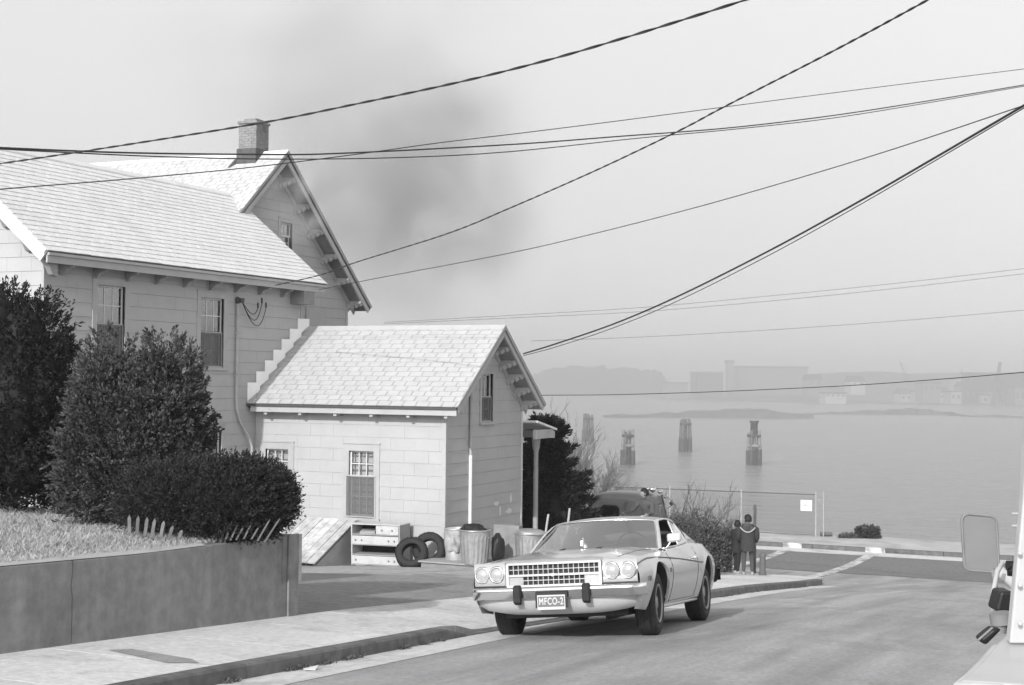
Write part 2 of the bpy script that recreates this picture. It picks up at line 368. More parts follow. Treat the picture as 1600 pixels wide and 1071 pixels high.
# kerb stones
kerb = bpy.data.objects.new('kerb', None); col.objects.link(kerb); tag(kerb, kind='structure')
def kerbstone(y0, y1, drop0=0.0, drop1=0.0):
    mb = MB(); n = 5; ys = np.linspace(y0, y1 - 0.008, n); ob = random.uniform(-.004, .004)
    def ring(yy, i):
        dr = drop0 + (drop1 - drop0) * i / (n - 1); zt = g(yy) + 0.13 - dr; zb = g(yy) - 0.2; x1 = KX + ob
        return [(KX - 0.15, yy, zb), (x1 + 0.012, yy, zb), (x1 + 0.006, yy, zt - 0.02), (x1 - 0.012, yy, zt), (KX - 0.148, yy, zt + 0.001)]
    R = [ring(yy, i) for i, yy in enumerate(ys)]
    mb.grid(R, False, closed=True); mb.add(R[0], [(0, 1, 2, 3, 4)]); mb.add(R[-1], [(4, 3, 2, 1, 0)])
    mb.build('kerb_stone', M['kerb'], kerb)
yk = -6.6
while yk < 13.5: kerbstone(yk, min(yk + 1.85, 13.65)); yk += 1.85
kerbstone(13.65, 14.3, 0, 0.115)
for yy in np.arange(14.3, 21.0, 1.68): kerbstone(yy, yy + 1.68, 0.115, 0.115)
kerbstone(21.02, 21.7, 0.115, 0)
yk = 21.7
while yk < 31.4: kerbstone(yk, yk + 1.85 if yk < 30 else 32.4); yk += 1.85 if yk < 30 else 5
# rounded corner kerb
mb = MB(); R = []
for a in np.linspace(0, math.pi / 2, 9):
    cx, cy = KX - 1.0, 32.4; x = cx + math.cos(a); yq = cy + math.sin(a); xi = cx + 0.85 * math.cos(a); yi = cy + 0.85 * math.sin(a)
    R.append([(xi, yi, g(yi) - 0.2), (x, yq, g(yq) - 0.2), (x, yq, g(yq) + 0.11), (xi, yi, g(yi) + 0.13)])
mb.grid(R, False, closed=True); mb.build('kerb_corner_stone', M['kerb'], kerb)
mb = MB(); cpts = [(KX - 1.0 + 0.86 * math.cos(a), 32.4 + 0.86 * math.sin(a)) for a in np.linspace(0, math.pi / 2, 9)] + [(-8.9, 33.3), (-8.9, 32.0), (KX - 0.15, 32.0)]
mb.add([(a, bq, g(bq) + 0.133) for a, bq in cpts], [tuple(range(len(cpts)))]); mb.build('corner_slab', M['concrete'], pav)
# dirt and weeds in the angle of the kerb
# crosswalk and the crack in the lower street
def mark(name, pts):
    mb = MB(); mb.add([(x, y, road_z(x, y) + 0.006) for x, y in pts], [tuple(range(len(pts)))]); return mb
mk = bpy.data.objects.new('road_marking', None); col.objects.link(mk); tag(mk, kind='structure')
for x0 in (-7.95, -10.55):
    mb = MB(); rows = []
    for yy in np.arange(34.3, 44.8, 0.5):
        rows.append([(x0 + (-0.09) * (yy - 34.3) / 10 - 0.16, yy, road_z(x0, yy) + 0.009), (x0 - 0.09 * (yy - 34.3) / 10 + 0.16, yy, road_z(x0, yy) + 0.009)])
    mb.grid(rows, False); mb.build('crosswalk_line', M['paint'], mk, fix=False)
# tar seam across the street
mb = MB(); rows = []
for x in np.arange(-12, 14, 0.5):
    yy = 38.0 + 0.10 * math.sin(x * 1.7) + (0.15 if -3.4 < x < -2 else 0); wd = 0.05 + 0.02 * math.sin(x * 5)
    rows.append([(x, yy, road_z(x, yy) + 0.005), (x, yy + wd * 2, road_z(x, yy + wd * 2) + 0.005)])
mb.grid(rows, False); mb.build('tar_seam', M['black'], mk, fix=False)
# hairline cracks
for k_, pts_ in enumerate((((-6.2, 20.5), (-5.2, 21.0), (-4.1, 20.7), (-3.0, 21.3), (-1.8, 21.1), (-.2, 21.6)),)):
    rr_ = random.Random(k_); dense = []
    for a_, b_ in zip(pts_[:-1], pts_[1:]):
        for t_ in np.linspace(0, 1, 7)[:-1]: dense.append((a_[0] + (b_[0] - a_[0]) * t_ + rr_.uniform(-.05, .05), a_[1] + (b_[1] - a_[1]) * t_ + rr_.uniform(-.05, .05)))
    rows = []
    for i_, (x_, y_) in enumerate(dense):
        d_ = Vector((dense[min(i_ + 1, len(dense) - 1)][0] - dense[max(i_ - 1, 0)][0], dense[min(i_ + 1, len(dense) - 1)][1] - dense[max(i_ - 1, 0)][1])).normalized(); wd_ = rr_.uniform(.004, .011)
        rows.append([(x_ - d_.y * s_ * wd_, y_ + d_.x * s_ * wd_, road_z(x_ - d_.y * s_ * wd_, y_ + d_.x * s_ * wd_) + .005) for s_ in (-1, 1)])
    mb = MB(); mb.grid(rows, False); mb.build('road_crack', M['driveway'], mk, fix=False)
# far kerb, verge, sea wall
mb = MB(); fk = bpy.data.objects.new('far_kerb', None); col.objects.link(fk); tag(fk, kind='structure')
for x in np.arange(-40, 30, 2.0):
    q = MB(); q.box((x, 45.0, -5.5), (x + 1.985, 45.16, -5.13 + random.uniform(-.006, .006))); q.build('kerb_stone', M['kerb'], fk)
for x0 in (-10.95, -8.35):
    q = MB(); q.box((x0, 44.985, -5.3), (x0 + 0.6, 45.165, -5.115)); q.build('painted_kerb_end', M['paint'], fk)
sheet('far_gutter', [-120, -40, 0, 40, 120], [43.9, 44.4, 44.99], lambda x, y: road_z(x, y) + 0.005, M['gutter'])
sheet('verge', [-120] + list(np.arange(-40, 30, 1.5)) + [120], [45.16, 46, 47, 48, 48.6], lambda x, y: -5.14 + 0.03 * math.sin(x * 1.3) * (y - 45.16) / 3 - 0.012 * (y - 45), M['verge'])
mb = MB(); mb.box((-120, 48.55, -12), (120, 48.9, -5.22)); sw = mb.build('sea_wall', M['capstone']); tag(sw, kind='structure')
# water and sea bed
sheet('water', [-4000, -1000, -300, -100, 0, 100, 300, 1000, 4000], [48.9, 100, 200, 400, 800, 2000, 5000], lambda x, y: -9.0, M['water'])

# lawn terrace behind the retaining wall
def wall_top(y): return float(np.interp(y, [-6, 0, 9.17, 11, 13.7], [-1.05, -1.28, -1.62, -1.71, -1.775]))
def lawn_z(x, y): return wall_top(y) + 0.015 + min(0.035 * max(0, (WX - 0.2) - x), 0.16) + 0.02 * math.sin(x * 2.1 + y) * math.sin(y * 1.3)
sheet('lawn', [-45, -30, -20, -16, -14] + list(np.arange(-13, WX - 0.18, 0.35)) + [WX - 0.2], list(np.arange(-6, 13.5, 0.5)) + [13.45], lawn_z, M['soil'])
rw = thing('retaining_wall', 'grey streaked concrete retaining wall in front of the lawn and shrubs', 'wall', (WX, 4, -2.4))
mb = MB(); ys = list(np.arange(-6, 13.4, 0.8)) + [13.66]
R = [[(WX, yy, g(yy) - 0.2), (WX, yy, wall_top(yy)), (WX - 0.22, yy, wall_top(yy)), (WX - 0.22, yy, g(yy) - 0.2)] for yy in ys]
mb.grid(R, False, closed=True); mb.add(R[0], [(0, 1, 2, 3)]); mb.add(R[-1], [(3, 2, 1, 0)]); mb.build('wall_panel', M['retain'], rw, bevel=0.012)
mb = MB(); mb.prism([(WX - 0.22, 13.44, -3.4), (WX - 0.22, 13.66, -3.4), (-24, 13.66, -3.6), (-24, 13.44, -3.6)], (0, 0, 1.66)); mb.build('return_wall', M['retain'], rw)
mb = MB(); mb.box((WX + 0.003, 13.48, g(13.6) - 0.05), (WX + 0.03, 13.672, wall_top(13.6) + 0.01)); mb.build('corner_plate', M['retain'], rw, bevel=0.006)
mb = MB(); mb.tube([(WX + 0.02, 13.70, -2.3), (WX + 0.02, 13.70, wall_top(13.6) + 0.0)], 0.028, 8); mb.build('corner_pipe', M['pipe'], rw)
for k_, (y0_, z0_, z1_) in enumerate(((10.02, -2.40, -1.66), (13.38, -2.3, -1.79))):
    rr_ = random.Random(k_ + 5); pts_ = [(WX + .0015, y0_ + rr_.uniform(-.012, .012) , z0_ + (z1_ - z0_) * i_ / 9) for i_ in range(10)]
    mb = MB(); mb.grid([[(p[0], p[1] - .004, p[2]), (p[0], p[1] + .004, p[2])] for p in pts_], False); mb.build('wall_crack', M['lead'], rw, fix=False)
# thin worn strip of mortar along the top of the wall
mb = MB(); rows = [[(WX - 0.004, yy, wall_top(yy) + 0.006), (WX - 0.08, yy, wall_top(yy) + 0.022), (WX - 0.2, yy, wall_top(yy) + 0.02)] for yy in np.arange(-6, 12.4, 0.4)]
mb.grid(rows, True); mb.build('mortar_edge', M['capstone'], rw)
# grass on the terrace
n = 80000
gx = WX - 0.10 - np.abs(rs.rand(n)) ** 1.2 * 4.6; gy = rs.uniform(5.2, 13.3, n)
clump = 0.5 + 0.5 * np.sin(gx * 5.1 + 1.3 * np.sin(gy * 3.1)) * np.sin(gy * 4.3 + np.sin(gx * 2.7))
keep = (rs.rand(n) < 0.35 + 0.65 * clump)
gx, gy, clump = gx[keep], gy[keep], clump[keep]; n = len(gx)
gz = np.array([lawn_z(a, bq) for a, bq in zip(gx, gy)])
ang = rs.rand(n) * 6.283; h = (0.015 + 0.038 * rs.rand(n) ** 1.5 * (0.5 + clump)); lean = rs.rand(n) * 1.8 + 0.3; la = rs.rand(n) * 6.283; wd = 0.0045
V = np.zeros((n, 4, 3)); sx, sy = np.cos(ang) * wd, np.sin(ang) * wd
V[:, 0] = np.stack([gx - sx, gy - sy, gz - 0.01], 1); V[:, 1] = np.stack([gx + sx, gy + sy, gz - 0.01], 1)
tx, ty = gx + np.cos(la) * h * lean, gy + np.sin(la) * h * lean
V[:, 2] = np.stack([tx + sx * .3, ty + sy * .3, gz + h], 1); V[:, 3] = np.stack([tx - sx * .3, ty - sy * .3, gz + h], 1)
go = tri_cloud('grass', V, None, M['grass']); tag(go, 'short dry grass on the raised lawn above the concrete wall', 'grass', kind='stuff')
# weeds in the gutter
n = 5000; gy = np.concatenate([rs.uniform(4, 13.6, 3600), rs.uniform(22, 32, 1400)]); gx = KX + 0.012 + np.abs(rs.randn(n)) * 0.03
cl = (np.sin(gy * 6) + np.sin(gy * 2.3 + 1) + np.sin(gy * 13)) > 0.2; gx, gy = gx[cl], gy[cl]; n = len(gx)
gz = np.array([road_z(a, bq) for a, bq in zip(gx, gy)]); ang = rs.rand(n) * 6.28; h = 0.015 + 0.035 * rs.rand(n) ** 2; la = rs.rand(n) * 6.28
V = np.zeros((n, 4, 3)); sx, sy = np.cos(ang) * .005, np.sin(ang) * .005
V[:, 0] = np.stack([gx - sx, gy - sy, gz], 1); V[:, 1] = np.stack([gx + sx, gy + sy, gz], 1); V[:, 2] = np.stack([gx + sx + np.cos(la) * h, gy + sy + np.sin(la) * h, gz + h], 1); V[:, 3] = np.stack([gx - sx + np.cos(la) * h, gy - sy + np.sin(la) * h, gz + h], 1)
go = tri_cloud('gutter_weeds', V, None, M['brush']); tag(go, 'thin dark weeds and litter along the foot of the kerb', 'weeds', kind='stuff')

# ================================================================== THE HOUSE
HS = thing('house', 'pale shingled house with steep gables, brick chimney and low wing', 'house', (-19.2, 27.7, -4.1))
XM = -19.2; YN = 20.75; YF = 29.65          # main block: side wall, near and far end
XW2 = -24.0; XRID = -21.6
YA = 27.72; YA2 = 31.80; XA = -14.21        # annex: front, back, gable end
PITCH_M = (4.66 - 2.32) / (21.6 - 18.75)

def rect_minus(r, holes):
    out = [r]
    for h in holes:
        nxt = []
        for (a0, b0, a1, b1) in out:
            if h[0] >= a1 or h[2] <= a0 or h[1] >= b1 or h[3] <= b0: nxt.append((a0, b0, a1, b1)); continue
            if h[1] > b0: nxt.append((a0, b0, a1, h[1]))
            if h[3] < b1: nxt.append((a0, h[3], a1, b1))
            m0, m1 = max(b0, h[1]), min(b1, h[3])
            if h[0] > a0: nxt.append((a0, m0, h[0], m1))
            if h[2] < a1: nxt.append((h[2], m0, a1, m1))
        out = nxt
    return out
def clip_half(poly, nx, ny, c):
    """keep nx*x+ny*y<=c"""
    out = []
    for i in range(len(poly)):
        p, q = poly[i], poly[(i + 1) % len(poly)]; fp = nx * p[0] + ny * p[1] - c; fq = nx * q[0] + ny * q[1] - c
        if fp <= 0: out.append(p)
        if (fp < 0 < fq) or (fq < 0 < fp): t = fp / (fp - fq); out.append((p[0] + (q[0] - p[0]) * t, p[1] + (q[1] - p[1]) * t))
    return out
SIDING_COUNT = [0]; SIDING_STUFF = MB(); SIDING_LATER = []
def wall_face(O, U, Nn, u0, u1, z0, z1, holes, clips, pw=0.61, ch=0.273, zref=0.0, part=3, thick=0.14, gap=.0045):
    """backing wall with openings plus courses of siding panels. O origin, U horizontal dir, Nn outward normal"""
    O = Vector(O); U = Vector(U); Nn = Vector(Nn); Zv = Vector((0, 0, 1))
    mb = MB()
    for r in rect_minus((u0, z0, u1, z1), holes):
        poly = [(r[0], r[1]), (r[2], r[1]), (r[2], r[3]), (r[0], r[3])]
        for cl in clips:
            poly = clip_half(poly, *cl)
            if len(poly) < 3: break
        if len(poly) >= 3: mb.prism([O + U * a + Zv * b_ for a, b_ in poly], Nn * -thick)
    wl = mb.build('wall', M['backing'], HS)
    k0 = math.floor((z0 - zref) / ch); k = k0
    while zref + k * ch < z1:
        b0 = zref + k * ch; a = u0 - (0.31 if k % 2 else 0) - random.uniform(0, 0.06)
        while a < u1:
            r0_ = (max(a, u0), max(b0 + gap, z0), min(a + pw - (.002 if gap < .005 else .0035), u1), min(b0 + ch, z1))
            if r0_[2] - r0_[0] > 0.02 and r0_[3] - r0_[1] > 0.02:
                for r in rect_minus(r0_, holes):
                    poly = [(r[0], r[1]), (r[2], r[1]), (r[2], r[3]), (r[0], r[3])]
                    for cl in clips:
                        poly = clip_half(poly, *cl)
                        if len(poly) < 3: break
                    if len(poly) < 3: continue
                    q = MB(); jit = random.uniform(-0.0015, 0.0015)
                    def off(z): return 0.022 + jit - (0.010 if gap < .005 else 0.017) * (z - b0) / ch
                    F_ = [O + U * a_ + Zv * z_ + Nn * off(z_) for a_, z_ in poly]; B_ = [O + U * a_ + Zv * z_ + Nn * 0.002 for a_, z_ in poly]; n = len(poly)
                    vv = F_ + B_; ff = [tuple(range(n))] + [(i, n + i, n + (i + 1) % n, (i + 1) % n) for i in range(n)]
                    SIDING_LATER.append((part, vv, ff, wl, max(p_[0] for p_ in poly) - min(p_[0] for p_ in poly), poly[0][1]))
            a += pw
        k += 1
    return wl

def window(O, U, Nn, u0, u1, z0, z1, casing=0.13, rows=2, cols=3, lower='screen', zmid=None, back='dark', bars=False, sill=True, hide_lower=False, pane_m='glass', drop=0.0):
    """sash window in an opening. casing outside the opening, sashes recessed"""
    O = Vector(O); U = Vector(U); Nn = Vector(Nn); Zv = Vector((0, 0, 1))
    def P(u, z, d): return O + U * u + Zv * z + Nn * d
    def bx(mb, ua, ub, za, zb, d0, d1): mb.obox(P((ua + ub) / 2, (za + zb) / 2, (d0 + d1) / 2), U * (ub - ua) / 2, Zv * (zb - za) / 2, Nn * (d1 - d0) / 2)
    mb = MB(); c = casing
    bx(mb, u0 - c, u0, z0 - 0.02, z1 + c, -0.10, 0.036); bx(mb, u1, u1 + c, z0 - 0.02, z1 + c, -0.10, 0.036); bx(mb, u0 + 0.001, u1 - 0.001, z1, z1 + c, -0.10, 0.035)
    bx(mb, u0 - c - 0.012, u1 + c + 0.012, z1 + c, z1 + c + 0.03, 0.0, 0.055)
    wn = mb.build('window', M['trim'], HS)
    if sill: mb = MB(); bx(mb, u0 - c - 0.03, u1 + c + 0.03, z0 - 0.075, z0 - 0.02, -0.1, 0.075); mb.build('sill', M['trim'], wn)
    zm = zmid if zmid else (z0 + z1) / 2; s = 0.035
    mb = MB(); bx(mb, u0, u0 + s, zm, z1, -0.07, -0.04); bx(mb, u1 - s, u1, zm, z1, -0.07, -0.04); bx(mb, u0 + s, u1 - s, z1 - s, z1, -0.07, -0.041); bx(mb, u0, u1, zm - 0.03, zm + 0.02, -0.075, -0.03)
    for i in range(1, cols):
        uu = u0 + s + (u1 - u0 - 2 * s) * i / cols; bx(mb, uu - 0.009, uu + 0.009, zm + 0.02, z1 - s, -0.068, -0.043)
    for j in range(1, rows):
        zz_ = zm + 0.02 + (z1 - s - zm - 0.02) * j / rows; bx(mb, u0 + s, u1 - s, zz_ - 0.009, zz_ + 0.009, -0.067, -0.044)
    mb.build('sash', M['white'], wn)
    for i in range(cols):
        for j in range(rows):
            ua = u0 + s + (u1 - u0 - 2 * s) * i / cols + .009; ub = u0 + s + (u1 - u0 - 2 * s) * (i + 1) / cols - .009
            za = zm + .02 + (z1 - s - zm - .02) * j / rows + .009; zb = zm + .02 + (z1 - s - zm - .02) * (j + 1) / rows - .009
            q = MB(); bx(q, ua, ub, za, zb, -0.058, -0.054); q.build('pane', M[pane_m], wn)
    # lower sash set further in
    mb = MB(); bx(mb, u0, u0 + s, z0, zm - .03, -0.10, -0.075); bx(mb, u1 - s, u1, z0, zm - .03, -0.10, -0.075); bx(mb, u0 + s, u1 - s, z0, z0 + 0.06, -0.10, -0.076)
    for i in range(1, cols): uu = u0 + s + (u1 - u0 - 2 * s) * i / cols; bx(mb, uu - .009, uu + .009, z0 + .06, zm - .03, -.098, -.078)
    bx(mb, u0 + s, u1 - s, (z0 + zm) / 2 - .009, (z0 + zm) / 2 + .009, -.097, -.079)
    mb.build('lower_sash', M['white'], wn)
    q = MB(); bx(q, u0 + s, u1 - s, z0 + .06, zm - .03, -0.089, -0.086); q.build('lower_pane', M[pane_m], wn)
    if lower == 'screen':
        e = 0.03; q = MB(); bx(q, u0 - drop, u1 + drop, z0 + .02, zm, -0.022 + (0.065 if drop else 0), -0.020 + (0.065 if drop else 0)); q.build('insect_screen', M['screen'], wn)
        dd = 0.065 if drop else 0
        q = MB(); bx(q, u0 - drop - .012, u0 - drop + .016, z0, zm + .015, -.026 + dd, -.012 + dd); bx(q, u1 + drop - .016, u1 + drop + .012, z0, zm + .015, -.026 + dd, -.012 + dd); bx(q, u0 - drop, u1 + drop, zm, zm + .022, -.027 + dd, -.011 + dd); bx(q, u0 - drop, u1 + drop, z0, z0 + .022, -.027 + dd, -.011 + dd); q.build('screen_frame', M['trim'], wn)
    if back == 'curtain':
        q = MB(); bx(q, u0 - .0, u1 + .0, z0 - .0, z1 + .0, -0.135, -0.125); q.build('curtain', M['curtain'], wn)
        q = MB()
        for uu in np.linspace(u0 + .08, u1 - .08, 4): bx(q, uu - .02, uu + .02, z0, z1, -.124, -.122)
        for zq in np.arange(z0 + .05, z1, .16): bx(q, u0, u1, zq, zq + .045, -.1215, -.1195)
        q.build('curtain_check', M['curtaindark'], wn)
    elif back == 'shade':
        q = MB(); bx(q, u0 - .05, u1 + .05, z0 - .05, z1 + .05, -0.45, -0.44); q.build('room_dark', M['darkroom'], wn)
    return wn

# ---- main block: side wall facing the street
holes = [(22.22, 0.21, 23.06, 1.80), (25.57, 0.21, 26.42, 1.74), (25.60, -2.35, 26.40, -1.20)]
wall_face((XM, 0, 0), (0, 1, 0), (1, 0, 0), YN, YF, -4.6, 2.22, holes, [], zref=0.05, part=2)
window((XM, 0, 0), (0, 1, 0), (1, 0, 0), 22.22, 23.06, 0.21, 1.80, zmid=1.02, lower='screen', back='shade')
window((XM, 0, 0), (0, 1, 0), (1, 0, 0), 25.57, 26.42, 0.21, 1.74, zmid=0.97, lower='screen', back='shade')
window((XM, 0, 0), (0, 1, 0), (1, 0, 0), 25.60, 26.40, -2.35, -1.20, lower='none', back='shade')
# near gable end (sunlit), far end and back
hw = (XM - XW2) / 2
cl = [(PITCH_M, 1, 2.13 + PITCH_M * 4.8), (-PITCH_M, 1, 2.13)]
wall_face((XW2, YN, 0), (1, 0, 0), (0, -1, 0), 0, 4.8, -4.6, 4.4, [], cl, zref=0.05, part=1)
mb = MB(); mb.prism([(XW2, YF, -4.6), (XM, YF, -4.6), (XM, YF, 2.13), (XRID, YF, 2.13 + PITCH_M * 2.4), (XW2, YF, 2.13)], (0, -0.1, 0)); mb.build('end_wall', M['siding'], HS)
mb = MB(); mb.box((XW2, YN + 0.15, -4.6), (XW2 + 0.1, YF - .11, 2.13)); mb.build('back_wall', M['siding'], HS)
for ya, yb in ((YN - .028, YN + .09), (YF - .09, YF + .02)): mb = MB(); mb.box((XM - 0.02, ya, -4.6), (XM + 0.034, yb, 2.15)); mb.build('corner_board', M['trim'], HS)

def roof_slab(name, A, B, C, D_, th, m_top):
    """A,B eave ends, C,D ridge ends (A-B-C-D), slab below the surface"""
    A, B, C, D_ = [Vector(p) for p in (A, B, C, D_)]; nrm = (B - A).cross(D_ - A).normalized()
    if nrm.z < 0: nrm = -nrm
    mb = MB(); mb.prism([A, B, C, D_], -nrm * th); return mb.build(name, m_top, HS), nrm
def courses(A, B, C, D_, nrm, n, wd, m_, parent, as_parts=False, t=0.011, kname='shingle'):
    A, B, C, D_ = [Vector(p) for p in (A, B, C, D_)]; up_ = (D_ - A) / n; al = (B - A); Lg = al.length; al = al / Lg; upn = up_.normalized(); e = up_.length; big = MB(); cache = {}
    for i in range(n):
        s0 = -(wd * (0.5 if i % 2 else 0.0)) - (wd * 0.17 if i % 3 == 0 else 0); j = 0
        base = A + up_ * i
        while s0 < Lg:
            a = max(s0, 0); b_ = min(s0 + wd - (.014 if as_parts else .018), Lg); s0 += wd
            if b_ - a < 0.03: continue
            j1 = random.uniform(0, .004); key = round(b_ - a, 3)
            if as_parts:
                if key not in cache:
                    q = MB(); w_ = key; l_ = e * 1.12
                    q.add([(0, 0, 0.001), (w_, 0, 0.001), (w_, 0, t), (0, 0, t), (0, l_, 0.0005), (w_, l_, 0.0005), (w_, l_, .004), (0, l_, .004)], [(3, 2, 1, 0), (4, 5, 6, 7), (0, 1, 5, 4), (1, 2, 6, 5), (2, 3, 7, 6), (3, 0, 4, 7)])
                    cache[key] = q.mesh(kname, m_)
                o = bpy.data.objects.new(kname, cache[key]); col.objects.link(o); o.parent = parent
                R = Matrix((al, upn, al.cross(upn) if al.cross(upn).z > 0 else -al.cross(upn))).transposed().to_4x4()
                p = base + al * a - upn * random.uniform(0, .006)
                o.matrix_local = Matrix.Translation(p - base_of(parent)) @ R
            else:
                p = base + al * a - upn * random.uniform(0, .012); q = p + al * (b_ - a); l_ = up_ * 1.08
                big.add([p + nrm * .001, q + nrm * .001, q + nrm * (t + j1), p + nrm * (t + j1), p + l_ + nrm * .0005, q + l_ + nrm * .0005, q + l_ + nrm * .004, p + l_ + nrm * .004], [(3, 2, 1, 0), (4, 5, 6, 7), (0, 1, 5, 4), (1, 2, 6, 5), (2, 3, 7, 6), (3, 0, 4, 7)])
    if not as_parts: o = big.build('shingle_courses', m_, parent); o['kind'] = 'stuff'
EX = -18.75; EZ = 2.32; RZ = 4.66; YR0 = 20.34; YR1 = 30.04
rf, nr = roof_slab('roof', (EX, YR0, EZ), (EX, YR1, EZ), (XRID, YR1, RZ), (XRID, YR0, RZ), 0.10, M['underlay'])
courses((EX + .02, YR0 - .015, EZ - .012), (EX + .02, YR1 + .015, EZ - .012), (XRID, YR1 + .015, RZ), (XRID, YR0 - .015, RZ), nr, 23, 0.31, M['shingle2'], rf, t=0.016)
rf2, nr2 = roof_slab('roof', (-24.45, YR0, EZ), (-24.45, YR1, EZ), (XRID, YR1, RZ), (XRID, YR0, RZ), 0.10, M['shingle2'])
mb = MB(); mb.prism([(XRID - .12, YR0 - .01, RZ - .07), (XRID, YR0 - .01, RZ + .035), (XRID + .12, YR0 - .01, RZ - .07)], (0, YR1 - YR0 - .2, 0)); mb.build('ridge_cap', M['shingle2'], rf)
# eave fascia, gutter shadow board and small brackets
mb = MB(); mb.box((EX - .05, YR0 + .03, EZ - .235), (EX - .012, YR1 - .03, EZ - .10)); mb.box((EX - .03, YR0 + .03, EZ - .098), (EX + .03, YR1 - .02, EZ - .045)); mb.build('fascia', M['trim'], HS)
mb = MB(); mb.add([(XM + .02, YR0 + .05, EZ - .14), (EX - .06, YR0 + .05, EZ - .16), (EX - .06, YR1 - .05, EZ - .16), (XM + .02, YR1 - .05, EZ - .14)], [(0, 1, 2, 3)]); mb.build('soffit', M['soffit'], HS)
def eave_bracket(y, x0, x1, zt, h, th=0.07, sgn=1):
    q = MB(); prof = [(x0, zt), (x0, zt - h), (x0 + (x1 - x0) * .25, zt - h * .92), (x0 + (x1 - x0) * .45, zt - h * .55), (x0 + (x1 - x0) * .8, zt - h * .42), (x1, zt - .12 * h), (x1, zt)]
    q.prism([(a, y - th / 2, z_) for a, z_ in prof], (0, th, 0)); return q
for yb in np.arange(21.2, 29.7, 0.94): eave_bracket(yb, XM + .02, EX - .07, EZ - .17, .24).build('bracket', M['trimdark'], HS)
mb = MB(); mb.box((XM + .01, 29.1, EZ - .55), (XM + .42, 29.55, EZ - .18)); mb.build('eave_block', M['soffit'], HS)
# rake boards of the near gable end
def rake(A, B, wd, th, m_, name='rake_board', nrm=(0, -1, 0)):
    A = Vector(A); B = Vector(B); d = (B - A).normalized(); Nn = Vector(nrm); dn = Nn.cross(d)
    if dn.z > 0: dn = -dn
    q = MB(); q.prism([A, B, B + dn * wd, A + dn * wd], -Nn * th); return q.build(name, m_, HS)
rake((EX + .01, YR0 - .02, EZ - .02), (XRID, YR0 - .02, RZ - .02), 0.24, .04, M['white'])
rake((EX + .015, YR0 - .045, EZ + .0), (XRID, YR0 - .045, RZ + .0), 0.09, .024, M['white'])
rake((-24.4, YR0 - .02, EZ - .02), (XRID, YR0 - .02, RZ - .02), 0.24, .04, M['white'])
for k in range(4):
    f = .06 + .2 * k; px_ = EX + (XRID - EX) * f; pz_ = EZ + (RZ - EZ) * f - .30
    q = MB(); q.prism([(px_ - .06, YR0 + .03, pz_), (px_ - .06, YN, pz_ + .0), (px_ - .06, YN, pz_ - .32), (px_ - .06, YN - .12, pz_ - .28), (px_ - .06, YR0 + .18, pz_ - .12)], (.12, 0, 0)); q.build('bracket', M['trimdark'], HS)
rake((EX + .015, YR1 + .03, EZ), (XRID, YR1 + .03, RZ), 0.16, .04, M['trim'], nrm=(0, 1, 0))
# ---- rear cross block with the big gable
RY = 31.5; RRZ = 5.96; REY0 = 27.05; REY1 = 35.95; REZ = 2.07; RX = -20.9; RXW = -21.4
SL = (RRZ - REZ) / (REY1 - RY)
wl = wall_face((RXW, 0, 0), (0, 1, 0), (1, 0, 0), 27.6, 35.4, -4.6, 5.75, [(31.92, 3.45, 32.48, 4.15)], [(SL, 1, RRZ - .16 + SL * RY), (-SL, 1, RRZ - .16 - SL * RY)], zref=0.05, part=0)
window((RXW, 0, 0), (0, 1, 0), (1, 0, 0), 31.92, 32.48, 3.45, 4.15, casing=.1, rows=1, cols=2, lower='none', back='shade')
mb = MB(); mb.box((RXW + .003, 33.2, .9), (RXW + .05, 34.2, 1.95)); mb.build('shutter', M['trim'], HS)
mb = MB(); mb.box((RXW - 8, 35.3, -4.6), (RXW - .15, 35.4, 2.2)); mb.box((RXW - 8, 27.6, -4.6), (RXW - 3.0, 27.7, 2.2)); mb.build('side_wall', M['siding'], HS)
mb = MB(); mb.box((RXW - .02, 35.31, -4.6), (RXW + .03, 35.43, 2.15)); mb.build('corner_board', M['trim'], HS)
rr, n1 = roof_slab('roof', (RX, REY0 + 1.2, REZ + 1.2 * SL), (-30, REY0 + 1.2, REZ + 1.2 * SL), (-30, RY, RRZ), (RX, RY, RRZ), .12, M['underlay'])
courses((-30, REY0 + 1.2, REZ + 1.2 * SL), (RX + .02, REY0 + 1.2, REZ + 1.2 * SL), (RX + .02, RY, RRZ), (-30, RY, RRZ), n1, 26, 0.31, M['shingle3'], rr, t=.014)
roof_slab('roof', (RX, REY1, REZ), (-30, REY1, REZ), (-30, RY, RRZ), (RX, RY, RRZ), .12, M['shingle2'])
mb = MB(); mb.prism([(RX + .02, RY - .13, RRZ - .09), (RX + .02, RY, RRZ + .03), (RX + .02, RY + .13, RRZ - .09)], (-9, 0, 0)); mb.build('ridge_cap', M['shingle2'], rr)
